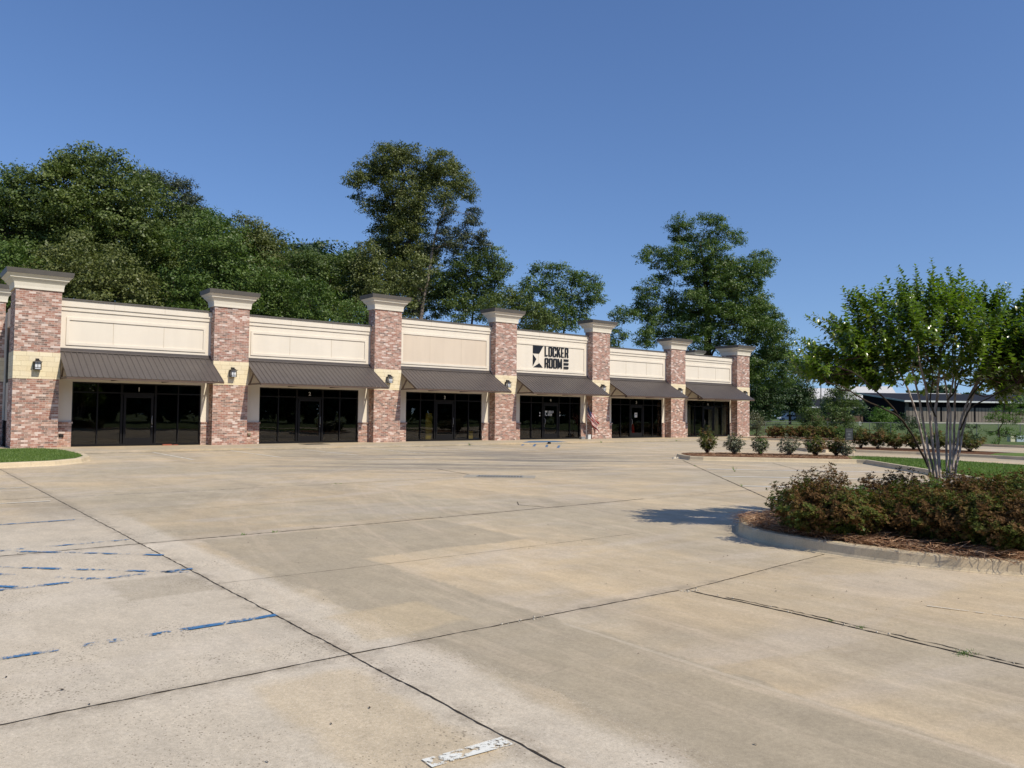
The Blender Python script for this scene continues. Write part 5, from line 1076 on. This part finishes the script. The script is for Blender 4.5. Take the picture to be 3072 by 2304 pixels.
mb = MB(); mb.tube([(0, 0, 0), (0, 0, 1.08)], .03, 6); mb.build('post', M_IRON, e)
mb = MB(); mb.tube([(.075 * math.cos(a), 0, 1.26 + .15 * math.sin(a)) for a in np.linspace(0, 2 * math.pi, 17)], .022, 6, False); mb.build('ring', M_WHITE, e)
for px, lab in ((2406, 'parking lot light pole at the edge of the big oak'), (2463, 'taller looking light pole between the oak and the crape myrtle')):
    e = empty('light_pole', gp(px, 150, .7)); tag(e, lab, 'light pole', 'light poles in the far car park')
    mb = MB(); mb.tube([(0, 0, 0), (0, 0, 7.9)], [.13, .09], 6); mb.build('pole', M_FRAME, e)
    mb = MB(); mb.box(-.9, .9, -.12, .12, 7.9, 8.0); mb.frustum((.45, 1.1, -.25, .25, 7.85), (.4, 1.15, -.3, .3, 8.05)); mb.build('luminaire', M_FRAME, e)

# ------------------------------------------------------------------ black building
def frame_at(px, Y, z, name, label, cat, rz=0):
    e = empty(name, gp(px, Y, z)); e.rotation_euler = (0, 0, math.atan2(rx.y, rx.x) + rz); tag(e, label, cat); return e
BB = frame_at(2718, 130, .76, 'black_shed', 'long black metal building with taupe slatted front wall and white eave', 'building', R(6))
M_BSLAT = NT('taupe_batten_wall', .6, .3); _p = M_BSLAT.n.new('ShaderNodeTexCoord').outputs['Object']
_s = M_BSLAT.math('FRACT', M_BSLAT.math('MULTIPLY', M_BSLAT.sep(_p)[0], 1 / .62)); M_BSLAT = M_BSLAT.col(M_BSLAT.mix(M_BSLAT.math('GREATER_THAN', _s, .82), (.20, .17, .142), (.05, .043, .037)))
M_BBLK = plain('black_siding_with_shade', (.008, .008, .010), .8, 0, .05); M_BROOF = plain('charcoal_roof', (.022, .023, .028), .8, 0, .1); M_BWHT = plain('white_eave_trim', (.62, .64, .62), .5); M_SLAB = plain('pale_slab_edge', (.42, .40, .33), .9)  # black siding colour also carries the shade of end wall and eave band
Ld = 62; Dp = 13
mb = MB(); mb.box(.5, Ld, .02, .3, .35, 2.75); mb.build('batten_wall', M_BSLAT, BB)
mb = MB(); mb.box(0, Ld, .10, .34, 2.75, 3.7); mb.build('eave_shade_band', M_BBLK, BB)  # dark strip standing in for the shade under the eave
mb = MB(); mb.box(0, .5, .0, .3, .35, 3.5); mb.build('corner_panel', plain('taupe_panel', (.10, .085, .07), .6), BB)
mb = MB(); mb.add([(0, .3, 0), (0, Dp, 0), (0, Dp, 5.1), (0, .3, 3.6), (.2, .3, 0), (.2, Dp, 0), (.2, Dp, 5.1), (.2, .3, 3.6)], [(0, 1, 2, 3), (4, 7, 6, 5), (0, 4, 5, 1), (1, 5, 6, 2), (2, 6, 7, 3), (3, 7, 4, 0)]); mb.build('end_wall', M_BBLK, BB)  # shade on this side is put into the black wall colour
mb = MB(); mb.box(.2, Ld, Dp - .2, Dp, 0, 5.0); mb.build('rear_wall', M_BBLK, BB)
mb = MB(); V = []
for x in (-.8, Ld):
    V += [(x, -.9, 3.66), (x, Dp + 1.0, 5.35), (x, Dp + 1.0, 5.50), (x, -.9, 3.81)]
mb.add(V, [(0, 1, 2, 3), (7, 6, 5, 4), (0, 4, 5, 1), (1, 5, 6, 2), (2, 6, 7, 3), (3, 7, 4, 0)]); rf = mb.build('roof', M_BROOF, BB)
mb = MB(); mb.box(-.85, Ld, -1.0, -.905, 3.58, 3.84); mb.build('eave_trim', M_BWHT, rf)
mb = MB(); mb.add([(-.9, -.98, 3.60), (-.9, Dp + 1, 5.30), (-.9, Dp + 1, 5.54), (-.9, -.98, 3.84), (-.81, -.98, 3.60), (-.81, Dp + 1, 5.30), (-.81, Dp + 1, 5.54), (-.81, -.98, 3.84)], [(0, 1, 2, 3), (7, 6, 5, 4), (0, 4, 5, 1), (1, 5, 6, 2), (2, 6, 7, 3), (3, 7, 4, 0)]); mb.build('rake_trim', plain('grey_green_rake', (.22, .27, .26), .5), rf)
for x in (6.3, 12.3, 18.6): mb = MB(); mb.box(x - .12, x + .12, -.06, .02, .0, 3.6); mb.build('post', M_BBLK, BB)
mb = MB(); mb.box(0, Ld, -.5, .34, -.6, .3); mb.build('slab', M_SLAB, BB)
mb = MB(); mb.box(-.35, -.01, 3.0, 7.5, 2.2, 2.38); mb.build('door_canopy', M_BWHT, BB)
# pale roofed buildings behind
M_PALE = plain('pale_metal_roof', (.62, .60, .56), .5); M_PWALL = plain('pale_wall', (.42, .40, .37), .8); M_BRWN = plain('brown_brick_wall', (.12, .075, .05), .9)
def gable(px, Y, z, w_, dep, hw, hr, lab, wall, roofm, rz=0, name='warehouse'):
    e = frame_at(px, Y, z, name, lab, 'building', rz)
    mb = MB(); mb.add([(0, 0, 0), (w_, 0, 0), (w_, dep, 0), (0, dep, 0), (0, 0, hw), (w_, 0, hw), (w_, dep, hw), (0, dep, hw), (0, dep / 2, hr - .15), (w_, dep / 2, hr - .15)], [(0, 3, 2, 1), (0, 1, 5, 4), (2, 3, 7, 6), (1, 2, 6, 9, 5), (3, 0, 4, 8, 7), (4, 5, 9, 8), (6, 7, 8, 9)]); wl_ = mb.build('wall', wall, e)
    mb = MB(); v = []
    for x in (-.6, w_ + .6): v += [(x, -.9, hw - .1), (x, dep / 2, hr), (x, dep + .9, hw - .1), (x, -.9, hw + .12), (x, dep / 2, hr + .22), (x, dep + .9, hw + .12)]
    mb.add(v, [(0, 3, 4, 1), (1, 4, 5, 2), (6, 7, 10, 9), (7, 8, 11, 10), (3, 9, 10, 4), (4, 10, 11, 5), (0, 1, 7, 6), (1, 2, 8, 7), (0, 6, 9, 3), (2, 5, 11, 8)]); r = mb.build('roof', roofm, e)
    mb = MB(); mb.box(-.6, w_ + .6, -1.05, -.91, hw - .12, hw + .14); mb.build('gutter', M_BWHT, r)
    for k in range(int(w_ / 6)): 
        mb = MB(); mb.box(2 + k * 6, 3.6 + k * 6, -.04, -.005, 1.2, 2.4); mb.build('window', M_FRAME, wl_)
    return e
gable(2405, 250, .76, 30, 34, 4.6, 10.6, 'large pale roofed warehouse behind the light pole', M_PWALL, M_PALE, R(-8))
gable(2545, 235, .76, 14, 24, 5.4, 10.6, 'pale warehouse with low gable peeping over the black building', M_PWALL, M_PALE, R(-14))
gable(2650, 290, .76, 34, 20, 7.0, 10.4, 'white roof strip showing above the middle of the black roof', M_PWALL, M_PALE, 0)
gable(2432, 175, .76, 14, 10, 3.1, 4.9, 'low brown brick building with charcoal roof and white gutter', M_BRWN, M_BROOF, 0, 'brick_building')

# ------------------------------------------------------------------ cars
M_CGL = plain('car_window_glass', (.012, .014, .018), .08, 0, .6); M_TYRE = plain('tyre_rubber', (.018, .018, .018), .9); M_RIM = plain('alloy_rim', (.4, .4, .42), .3, .8); M_LAMP = plain('head_lamp', (.5, .5, .48), .2); M_TAIL = plain('tail_lamp', (.35, .02, .02), .3)
def car(px, Y, lab, col, suv=False, rz=0, grp='cars in the far car park'):
    e = empty('parked_car', gp(px, Y, float(terrain_h(gp(px, Y).x, gp(px, Y).y)))); e.rotation_euler = (0, 0, math.atan2(rx.y, rx.x) + rz); tag(e, lab, 'car', grp)
    if suv: lo = [(-2.3, .35), (-2.35, .75), (-2.2, 1.0), (-2.1, 1.05), (1.15, 1.08), (2.15, .92), (2.35, .7), (2.32, .35)]; up = [(-2.15, 1.05), (-1.85, 1.62), (-1.5, 1.72), (.3, 1.70), (1.15, 1.08)]
    else: lo = [(-2.3, .32), (-2.36, .65), (-2.3, .92), (-1.6, .98), (1.0, .95), (2.05, .80), (2.3, .6), (2.28, .32)]; up = [(-1.75, .97), (-1.1, 1.38), (-.6, 1.44), (.25, 1.42), (1.1, .95)]
    mb = MB(); T = lambda x, z, y: (x, y * (1 if z < 1.0 else 1), z); mb.prism(lo, -.88, .88, T); bd = mb.build('body', col, e)
    mb = MB(); n = len(up); V = [(x, -.86 + (.22 * max(0, z - 1) / .7), z) for x, z in up] + [(x, .86 - (.22 * max(0, z - 1) / .7), z) for x, z in up]
    mb.add(V, [list(range(n))[::-1], [n + i for i in range(n)]] + [(i, i + 1, n + i + 1, n + i) for i in range(n - 1)]); cb = mb.build('cabin', M_CGL, e)
    mb = MB(); a, b = up[2], up[3]; mb.box(a[0] - .3, b[0] + .15, -.66, .66, a[1] - .02, a[1] + .05)
    for x in (up[1][0] + .3, (a[0] + b[0]) / 2, up[-1][0] - .35):
        mb.beam((x, -.875, 1.0), (x * .9, -.67, a[1]), .07, .05); mb.beam((x, .875, 1.0), (x * .9, .67, a[1]), .07, .05)
    mb.build('roof', col, e)
    for x in (-1.42, 1.42):
        for y in (-.82, .82):
            mb = MB(); mb.tube([(x, y - .11, .33), (x, y + .11, .33)], .33, 16); w_ = mb.build('wheel', M_TYRE, e); mb = MB(); mb.tube([(x, y - .12, .33), (x, y + .12, .33)], .2, 12); mb.build('rim', M_RIM, w_)
    for y in (-.6, .6):
        mb = MB(); mb.box(2.2, 2.36, y - .2, y + .2, .62, .76); mb.build('headlight', M_LAMP, e); mb = MB(); mb.box(-2.38, -2.24, y - .2, y + .2, .72, .88); mb.build('taillight', M_TAIL, e)
M_CWHITE = plain('white_car_paint', (.72, .72, .72), .25, 0, .6, .02); M_CGREY = plain('dark_car_paint', (.05, .05, .06), .25, .4, .6, .02); M_CSILV = plain('silver_car_paint', (.35, .36, .38), .25, .5, .6, .02)
car(2364, 185, 'white sedan seen through the foot of the big oak', M_CWHITE, False, R(180))
car(2572, 182, 'white sport utility car left of the black end wall', M_CWHITE, True, R(205))
car(2589, 194, 'dark car tucked behind the white sport utility car', M_CGREY, True, R(200))
car(2476, 196, 'white car whose roof shows between the two fence bushes', M_CSILV, True, R(180))
car(2420, 200, 'silver car half hidden by the bright fence bush', M_CSILV, False, R(180))
e = frame_at(3046, 62, 0, 'utility_cabinet', 'small blue white utility cabinet on the lawn at the right edge', 'cabinet'); e.location.z = .0
mb = MB(); mb.box(-.1, .95, -.3, .3, -.2, .22); mb.frustum((-.12, .97, -.32, .32, .22), (0, .85, -.25, .25, .34)); mb.build('housing', plain('pale_blue_cabinet', (.42, .50, .55), .6), e)
mb = MB(); mb.box(-.55, -.2, -.25, .2, -.2, .42); mb.box(-.58, -.17, -.28, .23, .42, .47); mb.build('meter_box', plain('cream_meter', (.62, .6, .42), .6), e)
